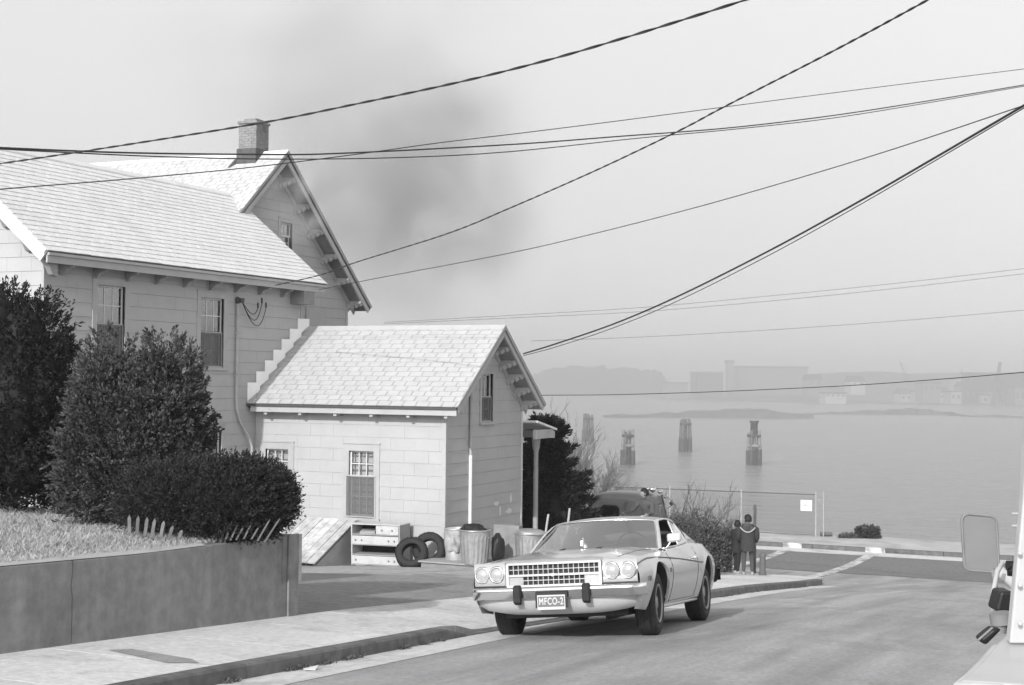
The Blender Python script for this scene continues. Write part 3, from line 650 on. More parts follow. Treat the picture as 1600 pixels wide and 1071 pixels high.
def gable_trim(x, y0, z0, yr, zr, y1, z1, wd, xw, nb, rng0, bh, tl=0.05):
    """rake boards facing +X, soffit and scrolled brackets under both slopes"""
    for (ya, za, sg) in ((y0, z0, -1), (y1, z1, 1)):
        A = Vector((x, ya, za)); B = Vector((x, yr, zr)); d = (B - A).normalized(); dn = Vector((0, -d.z * sg * -1, d.y * sg * -1))
        dn = Vector((1, 0, 0)).cross(d); dn = -dn if dn.z > 0 else dn
        q = MB(); q.prism([A, B, B + Vector((0, 0, -wd / max(abs(d.y), .3))), A + dn * wd], Vector((-.045, 0, 0))); q.build('rake_board', M['trim'], HS)
        q = MB(); q.prism([A + Vector((.03, 0, .01)), B + Vector((.03, 0, .01)), B + Vector((.03, 0, -.09)), A + Vector((.03, 0, 0)) + dn * .07], Vector((-.03, 0, 0))); q.build('rake_moulding', M['trimdark'], HS)
        A2 = Vector((x - .05, ya, za)) + dn * .15; B2 = Vector((x - .05, yr, zr)) + Vector((0, 0, -.15 / max(abs(d.y), .3)))
        q = MB(); q.prism([A2, B2, B2 + dn * .02, A2 + dn * .02], Vector((xw - x + .05, 0, 0))); q.build('soffit', M['soffit'], HS)
        n = nb if sg == 1 else max(nb - 2, 2)
        # frieze board on the wall under the soffit
        q = MB(); fa = Vector((xw + .022, ya, za)) + dn * .20; fb = Vector((xw + .022, yr, zr)) + Vector((0, 0, -.24)); q.prism([fa, fb, fb + dn * .12, fa + dn * .12], Vector((.022, 0, 0))); q.build('frieze_board', M['trim'], HS)
        for k in range(nb):
            f = rng0[0] + (rng0[1] - rng0[0]) * k / (nb - 1); c = A.lerp(B, f) + dn * .17; c.x = xw
            dep = x - .06 - xw
            prof = [(0, 0), (0, bh), (dep * .12, bh), (dep * .22, bh * .80), (dep * .32, bh * .86), (dep * .46, bh * .55), (dep * .6, bh * .60), (dep * .75, bh * .28), (dep * .88, bh * .34), (dep, bh * .1), (dep, 0)]
            q = MB(); q.prism([c + Vector((a, 0, 0)) + dn * b_ - d * .06 for a, b_ in prof], d * .12); q.build('bracket', M['trim'], HS)
gable_trim(RX, REY0 + 1.2, REZ + 1.2 * SL, RY, RRZ, REY1, REZ, .24, RXW, 6, (.06, .86), .30)
# chimney
ch = MB(); CX0, CX1, CY0, CY1 = -22.22, -21.66, 31.15, 31.72
ch.box((CX0 + .012, CY0 + .012, 5.3), (CX1 - .012, CY1 - .012, 6.77)); chim = ch.build('chimney', M['mortar'], HS)
bk = MB(); z = 6.02; k = 0
while z < 6.72:
    o_ = .105 if k % 2 else 0
    for face in range(4):
        Lx = (CX1 - CX0) if face % 2 == 0 else (CY1 - CY0); s0 = -o_
        while s0 < Lx:
            a, b_ = max(s0, 0), min(s0 + .20, Lx); s0 += .21
            if b_ - a < .03: continue
            pr = random.uniform(-.004, .004)
            if face == 0: bk.box((CX0 + a, CY0 - pr, z), (CX0 + b_, CY0 + .03, z + .058))
            elif face == 2: bk.box((CX0 + a, CY1 - .03, z), (CX0 + b_, CY1 + pr, z + .058))
            elif face == 1: bk.box((CX1 - .03, CY0 + a, z), (CX1 + pr, CY0 + b_, z + .058))
            else: bk.box((CX0 - pr, CY0 + a, z), (CX0 + .03, CY0 + b_, z + .058))
    z += .068; k += 1
o = bk.build('bricks', M['brick'], chim); o['kind'] = 'stuff'
mb = MB(); mb.box((CX0 - .03, CY0 - .03, 6.70), (CX1 + .03, CY1 + .03, 6.765)); mb.box((CX0 + .10, CY0 + .10, 6.76), (CX1 - .10, CY1 - .10, 6.84)); mb.build('chimney_cap', M['brick'], chim)
mb = MB(); mb.box((CX0 - .03, CY0 - .045, 5.45), (CX1 + .02, CY1 + .02, 6.03)); mb.prism([(CX0 - .05, CY0 - .05, 5.72), (CX0 - .18, CY0 - .25, 5.50), (CX0 - .03, CY0 - .02, 5.60)], (0, .3, .25)); mb.build('flashing', M['lead'], chim)

# ---- annex
AEY = 27.35; AEZ = -0.60; ARY = 29.76; ARZ = 1.23; AX0 = XM + .02; AX1 = -13.75; ASL = (ARZ - AEZ) / (ARY - AEY)
holes = [(-18.87, -2.95, -18.25, -1.66), (-16.63, -3.12, -15.99, -1.64)]
wall_face((0, YA, 0), (1, 0, 0), (0, -1, 0), XM + .03, XA, -4.6, -.68, holes, [], zref=-4.33, gap=.0025)
window((0, YA, 0), (1, 0, 0), (0, -1, 0), -16.63, -15.99, -3.12, -1.64, casing=.155, zmid=-2.21, lower='screen', back='curtain', drop=.06, pane_m='clearglass')
window((0, YA, 0), (1, 0, 0), (0, -1, 0), -18.87, -18.25, -2.95, -1.66, casing=.155, zmid=-2.21, lower='screen', back='curtain', drop=.06, pane_m='clearglass')
wall_face((XA, 0, 0), (0, 1, 0), (1, 0, 0), YA, YA2, -4.6, 1.0, [(29.47, -.98, 30.08, .12)], [(ASL, 1, ARZ - .14 + ASL * ARY), (-ASL, 1, ARZ - .14 - ASL * ARY)], zref=-4.33)
window((XA, 0, 0), (0, 1, 0), (1, 0, 0), 29.47, 30.08, -.98, .12, casing=.09, rows=1, cols=2, zmid=-.42, lower='screen', back='curtain')
mb = MB(); mb.box((XM, YA2 - .1, -4.6), (XA - .15, YA2, -.7)); mb.build('back_wall', M['siding'], HS)
mb = MB(); mb.box((XA - .06, YA - .030, -4.6), (XA + .030, YA + .05, -.8)); mb.build('corner_board', M['siding'], HS)
mb = MB(); mb.box((XA - .02, YA2 - .05, -4.6), (XA + .026, YA2 + .02, -.75)); mb.build('corner_board', M['white'], HS)
ar, na = roof_slab('roof', (AX0, AEY, AEZ), (AX1, AEY, AEZ), (AX1, ARY, ARZ), (AX0, ARY, ARZ), .09, M['underlay'])
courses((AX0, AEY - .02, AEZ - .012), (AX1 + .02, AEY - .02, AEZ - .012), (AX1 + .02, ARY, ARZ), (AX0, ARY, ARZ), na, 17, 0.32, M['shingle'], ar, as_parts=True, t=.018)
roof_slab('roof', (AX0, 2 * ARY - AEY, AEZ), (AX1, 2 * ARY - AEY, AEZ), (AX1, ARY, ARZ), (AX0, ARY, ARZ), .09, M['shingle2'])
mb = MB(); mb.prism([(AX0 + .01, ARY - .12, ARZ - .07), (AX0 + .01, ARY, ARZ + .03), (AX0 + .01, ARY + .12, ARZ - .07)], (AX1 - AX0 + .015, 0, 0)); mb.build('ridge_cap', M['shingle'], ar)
mb = MB(); mb.box((AX0 + .1, AEY + .012, AEZ - .20), (AX1 - .02, AEY + .05, AEZ - .075)); mb.build('fascia', M['trim'], HS)
mb = MB(); mb.box((AX0 + .02, AEY - .03, AEZ - .07), (AX1 - .01, AEY + .03, AEZ - .025)); mb.build('gutter_edge', M['lead'], HS)
mb = MB(); mb.add([(AX0, AEY + .055, AEZ - .13), (AX1 - .03, AEY + .055, AEZ - .13), (AX1 - .03, YA - .022, AEZ - .12), (AX0, YA - .022, AEZ - .12)], [(0, 1, 2, 3)]); mb.build('soffit', M['soffit'], HS)
for xb in np.arange(-18.7, -14.0, 0.93):
    q = MB(); q.box((xb - .04, AEY + .055, AEZ - .26), (xb + .04, YA - .022, AEZ - .135)); q.build('bracket', M['trim'], HS)
gable_trim(AX1, AEY, AEZ, ARY, ARZ, 2 * ARY - AEY, AEZ, .19, XA, 5, (.10, .80), .24)
# step flashing where the annex roof meets the main wall
for k in range(7):
    yb = AEY + .02 + k * (ARY - AEY) / 7; dy = (ARY - AEY) / 7; zr0 = AEZ + (yb - AEY) * ASL; zr1 = zr0 + dy * ASL
    q = MB(); x0 = XM + .022
    q.prism([(x0, yb, zr0 - .02), (x0 + .11, yb + dy, zr1 - .02), (x0 + .11, yb + dy, zr1 + .19), (x0, yb, zr1 + .19)], (.008, -.004, 0)); q.build('step_flashing', M['bright'], HS)
mb = MB(); mb.prism([(XM + .03, AEY, AEZ + .012), (XM + .16, AEY, AEZ + .012), (XM + .16, ARY, ARZ + .012), (XM + .03, ARY, ARZ + .012)], (0, -.004, .006)); mb.build('valley_flashing', M['galv'], HS)
# conduit and service head on the main wall
py_ = 26.88; x0 = XM + .07
mb = MB(); mb.tube([(x0, py_, 1.72), (x0, py_, -.45), (x0, py_ + .02, -.72), (x0 + .02, py_ + .12, -1.0), (x0 + .05, py_ + .42, -1.35), (x0 + .08, py_ + .52, -1.6), (x0 + .08, py_ + .52, -3.2)], .033, 8); cdt = mb.build('conduit', M['pipe'], HS)
mb = MB(); mb.lathe([(.03, 0), (.05, .02), (.05, .12), (.02, .16)], 10, (x0, py_, 1.66)); mb.cbox((x0 + .05, py_ + .05, 1.74), (.1, .14, .1)); mb.build('service_head', M['lead'], cdt)
for z_ in (1.0, .05): mb = MB(); mb.cbox((x0, py_, z_), (.09, .1, .05)); mb.build('clamp', M['pipe'], cdt)
for i, (dy, sag, ez) in enumerate(((.62, .18, 1.60), (.78, .36, 1.72), (.95, .42, 1.62))):
    pts = []
    for t_ in np.linspace(0, 1, 14): pts.append((x0 + .06 + .05 * math.sin(t_ * 3), py_ + .08 + dy * t_, 1.72 + (ez - 1.72) * t_ - sag * 4 * t_ * (1 - t_) * (1.0 + .3 * t_)))
    pts.append((x0 + .05, pts[-1][1] + .02, ez + .12)); mb = MB(); mb.tube(pts, .010, 6); mb.tube([pts[-2], pts[-1]], .02, 6); mb.build('drip_loop', M['cable'], cdt)
# downpipe on the gable end: dark above, white below
mb = MB(); mb.tube([(XA + .06, 28.86, -.25), (XA + .06, 28.86, -1.72)], .036, 8); dp = mb.build('downpipe', M['pipe'], HS)
mb = MB(); mb.tube([(XA + .06, 28.86, -1.72), (XA + .06, 28.86, -3.3)], .042, 8); mb.build('lower_downpipe', M['pipewhite'], dp)
# flaked paint patches
for (yy, zq, wq, hq) in ((30.35, -2.92, .35, .12), (30.55, -3.1, .12, .3), (31.15, -2.85, .12, .3), (31.05, -3.15, .4, .14)):
    pts = [(XA + .0225, yy + wq / 2 * math.cos(a) * random.uniform(.6, 1.1), zq + hq / 2 * math.sin(a) * random.uniform(.6, 1.1)) for a in np.linspace(0, 6.28, 11)[:-1]]
    q = MB(); q.prism(pts, (.003, 0, 0)); q.build('flaked_patch', M['white'], HS)
# back porch
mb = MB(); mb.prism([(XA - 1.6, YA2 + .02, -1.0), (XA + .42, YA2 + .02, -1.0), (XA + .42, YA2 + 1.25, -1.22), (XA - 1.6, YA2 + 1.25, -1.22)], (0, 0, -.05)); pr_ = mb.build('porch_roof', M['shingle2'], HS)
mb = MB(); mb.box((XA - 1.6, YA2 + 1.1, -1.46), (XA + .38, YA2 + 1.2, -1.285)); mb.box((XA + .28, YA2 + .05, -1.45), (XA + .38, YA2 + 1.098, -1.23)); mb.build('porch_beam', M['trim'], pr_)
mb = MB(); mb.lathe([(.10, -4.35), (.10, -4.2), (.065, -4.1), (.058, -1.8), (.085, -1.7), (.10, -1.6), (.11, -1.465)], 12, (XA + .12, YA2 + .62, 0)); mb.build('porch_post', M['trimdark'], pr_)
mb = MB(); mb.box((XA - 1.6, YA2 + .02, -4.4), (XA + .38, YA2 + 1.25, -4.24)); mb.build('porch_step', M['board'], pr_)
for part_, vv, ff, wl_, wd_, z_ in sorted(SIDING_LATER, key=lambda r: -r[0]):
    if part_ and SIDING_COUNT[0] < 300 and z_ > -3.9: q = MB(); q.add(vv, ff); q.build('siding_panel', M['siding'], wl_); SIDING_COUNT[0] += 1
    else: SIDING_STUFF.add(vv, ff)
if SIDING_STUFF.v: o = SIDING_STUFF.build('siding_courses', M['siding'], wl); o['kind'] = 'stuff'
print('siding parts', SIDING_COUNT[0])
# cellar bulkhead
bh = thing('cellar_bulkhead', 'low slanted cellar door of weathered pale planks against the wing', 'cellar door', (-17.3, 26.6, -4.0))
mb = MB(); zt = -3.27; zb = -4.0; yb0 = 26.05; xl, xr = -18.75, -16.42
mb.prism([(xl + .05, YA - .03, -4.3), (xl + .05, YA - .03, zt), (xl + .05, yb0 + .05, zb), (xl + .05, yb0 + .05, -4.3)], (.1, 0, 0)); mb.build('cheek_wall', M['capstone'], bh); mb = MB(); mb.prism([(xr - .12, YA - .03, -4.3), (xr - .12, YA - .03, zt), (xr - .12, yb0 + .05, zb), (xr - .12, yb0 + .05, -4.3)], (.12, 0, 0)); mb.build('cheek_wall', M['capstone'], bh)
mb = MB(); mb.box((xl, yb0 - .12, -4.3), (xr, yb0 + .06, zb - .04)); mb.build('sill_board', M['board'], bh)
n = 11; pw = (xr - xl + .06) / n; dirv = Vector((0, YA - .03 - yb0 + .08, zt - zb + .04)); nv = Vector((0, -dirv.z, dirv.y)).normalized()
for i in range(n):
    a = Vector((xl - .03 + i * pw, yb0 - .08, zb + .02)); q = MB(); j1 = random.uniform(0, .012)
    q.prism([a + nv * j1, a + Vector((pw - .012, 0, 0)) + nv * j1, a + Vector((pw - .012, 0, 0)) + dirv + nv * j1, a + dirv + nv * j1], nv * .03); q.build('plank', M['plank'], bh)
q = MB(); q.bar((xl - .03, yb0 + .3, zb + .02 + .3 * dirv.z / dirv.y + .075), (xr + .03, yb0 + .3, zb + .02 + .3 * dirv.z / dirv.y + .075), .10, .025, tuple(nv)); q.build('batten', M['plank'], bh)

# ================================================================== THE CAR
CAR = thing('coupe_car', 'pale two-door coupe with quad headlights pulling out from the kerb', 'car')
_f = Vector((-5.83, 14.68, road_z(-5.83, 14.68))); _r = Vector((-6.11, 17.45, 0)); _r.z = road_z(_r.x, _r.y)
fx = (_f - _r).normalized(); lx = Vector((0, 0, 1)).cross(fx).normalized(); lx = (lx + Vector((0, 0, 0.072))).normalized(); lx = (lx - fx * lx.dot(fx)).normalized(); ux = fx.cross(lx)
CAR.matrix_world = Matrix.Translation(_f) @ Matrix((fx, lx, ux)).transposed().to_4x4()
WB = 2.72
ROLLB = Matrix.Translation((0, 0, .30)) @ Matrix.Rotation(math.radians(1.0), 4, 'X') @ Matrix.Translation((0, 0, -.30))
def cb(mb, name, m_, parent=None, roll=True, bevel=0, fix=True):
    me = mb.mesh(name, m_, fix)
    if roll: me.transform(ROLLB)
    o = link(name, me, parent or CAR)
    if bevel:
        b_ = o.modifiers.new('bevel', 'BEVEL'); b_.width = bevel; b_.segments = 2; b_.limit_method = 'ANGLE'; b_.angle_limit = math.radians(35)
    return o
XF, XB = 0.86, -3.72
def hwid(x): return float(np.interp(x, [-3.72, -3.45, -2.72, -1.5, 0, .5, .80, .86], [.84, .90, .955, .95, .95, .94, .925, .915]))
def zsh(x): return float(np.interp(x, [-3.72, -3.4, -2.9, -2.4, -1.7, -.8, 0, .6, .86], [.78, .86, .935, .94, .90, .875, .86, .83, .805]))
def zbt(x): return float(np.interp(x, [-3.72, -3.45, -3.2, .45, .7, .86], [.42, .36, .30, .27, .29, .30]))
def arch(x, xc, r, zc):
    d = abs(x - xc); return zc + math.sqrt(r * r - d * d) if d < r else -1
def prof(x, z):
    zs = zsh(x); t_ = (z - .25) / (zs - .25); h_ = hwid(x)
    return h_ * (1 - .12 * (1 - t_ / .66) ** 2) if t_ < .66 else h_ * (1 - .10 * ((t_ - .66) / .34) ** 2)
AR = .415
xs = sorted(set(list(np.linspace(XB, XF, 60)) + list(np.linspace(-AR, AR, 25)) + list(np.linspace(-WB - AR, -WB + AR, 25)) + [AR + .001, -AR - .001, -WB + AR + .001, -WB - AR - .001]))
body = MB()
for sg in (1, -1):
    rows = []
    for x in xs:
        zb = max(zbt(x), arch(x, 0, AR, .35), arch(x, -WB, AR, .37)); zs = zsh(x); r_ = []
        for j in range(11):
            z = zb + (zs - zb) * j / 10; yv = prof(x, z)
            # wheel-arch flare
            for xc, zc in ((0, .35), (-WB, .37)):
                rr_ = math.hypot(x - xc, z - zc)
                if rr_ < AR + .07: yv += .014 * (1 - max(rr_ - AR, 0) / .07)
            r_.append((x, sg * yv, z))
        rows.append(r_)
    body.grid(rows, True)
    # inner lip of the arches
    for xc, zc in ((0, .35), (-WB, .37)):
        R = []
        for a in np.linspace(0.02, math.pi - .02, 22):
            x = xc + AR * math.cos(a); z = zc + AR * math.sin(a); z = max(z, zbt(x)); yv = prof(x, z) + .013
            R.append([(x, sg * yv, z), (x, sg * (yv - .025), z)])
        body.grid(R, True)
# bonnet and front deck: across from shoulder to shoulder
def top_z(x, u):
    zs = zsh(x); 
    if x > -.8: c = .042 + .026 * (1 - abs(x) / .9 if x > 0 else 1); e = 1 - u * u; pk = .012 * math.exp(-((abs(u) - .55) / .12) ** 2); return zs + c * e ** .8 + pk
    return zs + .045 * (1 - u * u)
def deck(x0, x1, n):
    rows = []
    for x in np.linspace(x0, x1, n):
        yv = prof(x, zsh(x)); fr = max(0, (x - .70) / .16); bow = .05 * fr
        rows.append([(x + bow * (1 - abs(u) ** 2), yv * u, top_z(x, u) - .0) for u in np.linspace(-1, 1, 25)])
    body.grid(rows, True); return rows
deck(-.78, XF, 22)
dk = deck(XB, -3.25, 10)
# front edge (nose) and tail closing panels
nose = []
for z_ in (0, .33, .66, .93, 1):
    nose.append([(XF + .05 * (1 - u * u) - (.035 if z_ < 1 else 0), prof(XF, .78) * u, .47 + (top_z(XF, u) - .47) * (z_ if z_ < 1 else 1)) for u in np.linspace(-1, 1, 25)])
body.grid(nose, True)
tail = []
for z_ in (0, .5, 1): tail.append([(XB - .05 * math.sin(z_ * 3.14), prof(XB, .7) * u, .42 + (top_z(XB, u) - .42) * z_) for u in np.linspace(-1, 1, 13)])
body.grid(tail, True)
# cabin side tops (beside the glass)
for sg in (1, -1):
    rows = []
    for x in np.linspace(-3.4, -.74, 16):
        yv = prof(x, zsh(x)); inn = float(np.interp(x, [-3.4, -3.0, -2.0, -.74], [.66, .70, .745, .80])); rows.append([(x, sg * yv, zsh(x)), (x, sg * (yv + inn) / 2, zsh(x) + .018), (x, sg * inn, zsh(x) + .016)])
    body.grid(rows, True)
bd = cb(body, 'body', M['carpaint'])
for sg in (1, -1):
    for xc, zc in ((0, .35), (-WB, .37)):
        R = []
        for a in np.linspace(0.0, math.pi, 22):
            x = xc + (AR + .004) * math.cos(a); z = max(zc + (AR + .004) * math.sin(a), .24); R.append([(x, sg * (prof(x, max(z, .3)) - .012), z), (x, sg * .52, z)])
        q = MB(); q.grid(R, True); q.add([(p[1][0], sg * .52, p[1][2]) for p in R], [tuple(range(len(R)))]); cb(q, 'wheel_well', M['darkwheel'])
# front valance below the bumper
v = MB(); rows = []
for z_, in_ in ((.50, -.05), (.44, -.045), (.36, -.01), (.29, .05), (.265, .12)):
    rows.append([(XF + .045 * (1 - u * u) - in_ - .08 * abs(u) ** 5, min(.91, .89 - in_ * 1.6) * u, z_ + .03 * abs(u) ** 4) for u in np.linspace(-1, 1, 21)])
v.grid(rows, True); cb(v, 'front_valance', M['carpaint'])
# dark under body
u_ = MB(); u_.box((-3.45, -.68, .22), (.50, .68, .42)); u_.box((-3.2, -.55, .42), (.6, .55, .62)); u_.tube([(-.3, .25, .17), (-3.4, .25, .2)], .035, 8); u_.tube([(0, -.7, .3), (0, .7, .3)], .05, 8); u_.tube([(-WB, -.7, .3), (-WB, .7, .3)], .07, 8); cb(u_, 'underbody', M['black'])
# greenhouse -----------------------------------------------------
def bl(x): return float(np.interp(x, [-3.4, -3.0, -2.0, -.74], [.66, .70, .745, .80]))
ZB = lambda x: zsh(x) + .016
WSB = [(-.74 + .14 * (1 - u * u), .76 * u, ZB(-.74) + .02 * (1 - u * u) + .012) for u in np.linspace(-1, 1, 15)]
WST = [(-1.36 + .10 * (1 - u * u), .60 * u, 1.235 + .03 * (1 - u * u)) for u in np.linspace(-1, 1, 15)]
def lerp3(a, b_, t_): return tuple(a[i] + (b_[i] - a[i]) * t_ for i in range(3))
q = MB(); q.grid([[lerp3(a, b_, t_) for a, b_ in zip(WSB, WST)] for t_ in np.linspace(0.03, .97, 6)], True); cb(q, 'windscreen', M['wind'], fix=False)
q = MB()     # windscreen surround
q.tube([lerp3(a, b_, 1.0) for a, b_ in zip(WSB, WST)], .014, 6); q.tube(WSB, .012, 6)
for e in (0, -1): q.tube([lerp3(WSB[e], WST[e], t_) for t_ in np.linspace(0, 1, 5)], .013, 6)
cb(q, 'windscreen_trim', M['chrome'])
# roof panel
rows = []
for x, hw_, ze, zc in ((-1.29, .60, 1.238, 1.268), (-1.42, .605, 1.255, 1.295), (-1.7, .608, 1.268, 1.312), (-2.0, .605, 1.265, 1.308), (-2.25, .595, 1.246, 1.288), (-2.42, .58, 1.222, 1.262)):
    rows.append([(x + (.10 * (1 - u * u) if x > -1.4 else (.06 * (1 - u * u) if x > -1.6 else 0)) - (.07 if x > -1.4 else 0), hw_ * u, ze + (zc - ze) * (1 - abs(u) ** 2.4)) for u in np.linspace(-1, 1, 17)])
q = MB(); q.grid(rows, True); cb(q, 'roof', M['carroof'])
for sg in (1, -1):
    q = MB()   # A pillar and roof rail
    P0 = [(-.76, .80, ZB(-.76)), (-.90, .765, 1.0), (-1.09, .715, 1.11), (-1.28, .662, 1.195), (-1.42, .634, 1.23), (-1.75, .624, 1.247), (-2.05, .62, 1.242), (-2.35, .605, 1.212)]
    P1 = [(-.73, .765, ZB(-.74) + .01), (-.875, .728, 1.0), (-1.06, .680, 1.115), (-1.25, .628, 1.208), (-1.39, .604, 1.252), (-1.75, .607, 1.269), (-2.05, .603, 1.265), (-2.37, .585, 1.232)]
    q.grid([[(a[0], sg * a[1], a[2]) for a in P0], [((a[0] + b_[0]) / 2, sg * ((a[1] + b_[1]) / 2 + .012), (a[2] + b_[2]) / 2 + .008) for a, b_ in zip(P0, P1)], [(b_[0], sg * b_[1], b_[2]) for b_ in P1]], True)
    cb(q, 'a_pillar', M['carpaint'])
    # sail panel: fastback quarter sweeping to the deck
    q = MB(); top = [(-2.05, .62, 1.242), (-2.3, .608, 1.217), (-2.45, .612, 1.185), (-2.7, .64, 1.11), (-2.95, .67, 1.02), (-3.2, .69, .945), (-3.32, .70, .90)]
    bot = [(-2.0, .752, ZB(-2.0)), (-2.25, .745, ZB(-2.25)), (-2.45, .74, ZB(-2.45)), (-2.7, .735, ZB(-2.7)), (-2.95, .728, ZB(-2.95)), (-3.2, .705, .935), (-3.32, .705, .898)]
    # leave the quarter window open: triangular opening between
    q.grid([[(lerp3(b_, t2, t_)[0], sg * (lerp3(b_, t2, t_)[1] + .03 * math.sin(math.pi * t_)), lerp3(b_, t2, t_)[2]) for b_, t2 in zip(bot[2:], top[2:])] for t_ in np.linspace(0, 1, 6)], True)
    # narrow frame strips round the quarter window
    q.grid([[(-2.46, sg * .74, ZB(-2.46)), (-2.46, sg * .613, 1.185)], [(-2.38, sg * .745, ZB(-2.38)), (-2.33, sg * .61, 1.205)]], False)
    cb(q, 'quarter_panel', M['carpaint'])
    q = MB(); inn = [(-2.05, .61, 1.245), (-2.3, .60, 1.22), (-2.45, .612, 1.185), (-2.7, .64, 1.11), (-2.95, .67, 1.02), (-3.2, .69, .945)]
    q.grid([[(a[0], sg * a[1], a[2]) for a in inn], [(a[0] - .02, sg * (a[1] - .12), a[2] + .02) for a in inn]], True); cb(q, 'rear_roof_side', M['carroof'])
    # side glass: front window wound down, quarter glass
    q = MB(); q.grid([[(-1.92, sg * .75, ZB(-1.92)), (-1.95, sg * .625, 1.238)], [(-2.39, sg * .742, ZB(-2.4)), (-2.32, sg * .61, 1.20)]], False); cb(q, 'quarter_window', M['glass'], fix=False)
    q = MB(); q.tube([(-1.90, sg * .752, ZB(-1.9)), (-1.92, sg * .70, 1.06), (-1.95, sg * .622, 1.24)], .014, 6); q.tube([(-2.40, sg * .746, ZB(-2.4)), (-2.37, sg * .68, 1.09), (-2.32, sg * .608, 1.205)], .016, 6); cb(q, 'window_post', M['cartrim'] if sg < 0 else M['carpaint'])
    q = MB(); q.tube([(x, sg * (bl(x) + .012), ZB(x) + .012) for x in np.linspace(-.8, -2.42, 12)], .010, 6); cb(q, 'belt_moulding', M['chrome'])
    # louvre behind the quarter window
    q = MB(); q.prism([(-2.58, sg * .727, .98), (-2.80, sg * .722, .985), (-2.66, sg * .665, 1.09)], (0, sg * .012, .004)); cb(q, 'quarter_vent', M['cartrim'])
    # crease along the side
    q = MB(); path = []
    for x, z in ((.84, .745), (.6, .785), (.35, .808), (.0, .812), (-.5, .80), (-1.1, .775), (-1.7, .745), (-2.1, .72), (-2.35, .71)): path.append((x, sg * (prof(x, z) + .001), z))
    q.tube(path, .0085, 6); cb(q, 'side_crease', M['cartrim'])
    # door seams
    q = MB(); q.tube([(-.62, sg * (prof(-.62, z) + .000), z) for z in np.linspace(.30, .85, 9)], .004, 4); q.tube([(-2.02 - .12 * (z - .3), sg * (prof(-2.05, z)), z) for z in np.linspace(.32, .90, 9)], .004, 4); q.tube([(x, sg * prof(x, .315), .315) for x in np.linspace(-.62, -2.02, 9)], .004, 4); cb(q, 'door_seam', M['black'])
    q = MB(); q.cbox((-1.80, sg * (prof(-1.8, .77) + .012), .775), (.15, .022, .022)); q.tube([(-1.86, sg * (prof(-1.86, .77) + .01), .775), (-1.90, sg * (prof(-1.9, .77) + .012), .775)], .02, 8); cb(q, 'door_handle', M['chrome'], bevel=.005)
    q = MB(); q.cbox((.52, sg * (prof(.52, .60) + .004), .60), (.11, .012, .05)); cb(q, 'side_marker', M['cartrim'], bevel=.004)
    q = MB(); q.cbox((-.50, sg * (prof(-.5, .60) + .003), .66), (.09, .008, .05)); cb(q, 'fender_badge', M['cartrim'])
    # body-coloured sill strip
    q = MB(); q.tube([(x, sg * (prof(x, .275) - .012), .265) for x in np.linspace(-.45, -2.35, 9)], .022, 6); cb(q, 'rocker_panel', M['carpaint'])
# rear window
q = MB(); q.grid([[(-2.42, .58 * u, 1.222 + .04 * (1 - abs(u) ** 2.4)) for u in np.linspace(-1, 1, 11)], [(-2.82, .60 * u, 1.09 + .03 * (1 - u * u)) for u in np.linspace(-1, 1, 11)], [(-3.25, .63 * u, .94 + .02 * (1 - u * u)) for u in np.linspace(-1, 1, 11)]], True); cb(q, 'rear_window', M['wind'], fix=False)
# interior
q = MB(); q.box((-3.0, -.66, .40), (-.75, .66, .46)); q.grid([[(-.80, y_, ZB(-.74) - .02), (-.98, y_, ZB(-.74) - .01), (-1.04, y_, ZB(-.74) - .14)] for y_ in np.linspace(-.72, .72, 7)], True); cb(q, 'dashboard', M['seat'])
for yy in (-.36, .36):
    q = MB(); q.box((-2.0, yy - .27, .46), (-1.4, yy + .27, .62)); q.obox((-2.03, yy, .80), (.05, 0, -.01), (0, .26, 0), (-.07, 0, .22)); cb(q, 'seat', M['seat'], bevel=.05)
q = MB(); q.box((-2.95, -.6, .46), (-2.4, .6, .66)); q.obox((-2.9, 0, .80), (.05, 0, 0), (0, .6, 0), (-.05, 0, .18)); cb(q, 'rear_seat', M['seat'], bevel=.05)
q = MB(); ring = [(-1.20 + .07 * math.sin(a), .36 + .19 * math.cos(a), .93 + .175 * math.sin(a)) for a in np.linspace(0, 2 * math.pi, 25)]; q.tube(ring, .013, 6, cap=False); q.tube([(-1.20, .36, .93), (-.95, .36, .84)], .025, 6); q.tube([(-1.2, .18, .93), (-1.2, .54, .93)], .012, 6); cb(q, 'steering_wheel', M['black'])
q = MB(); q.tube([(-1.28, 0, 1.20), (-1.28, 0, 1.24)], .008, 6); q.cbox((-1.30, 0, 1.19), (.02, .22, .055)); cb(q, 'rear_view_mirror', M['black'], bevel=.008)
for sg in (1, -1):
    q = MB(); q.tube([(x, sg * .80 * prof(x, zsh(x)), top_z(x, .80) + .0005) for x in np.linspace(-.72, .80, 16)], .0035, 4); cb(q, 'bonnet_seam', M['black'])
q = MB(); q.tube([(-.74, u * .8, top_z(-.74, u) + .001) for u in np.linspace(-.95, .95, 13)], .006, 4); cb(q, 'cowl_seam', M['black'])
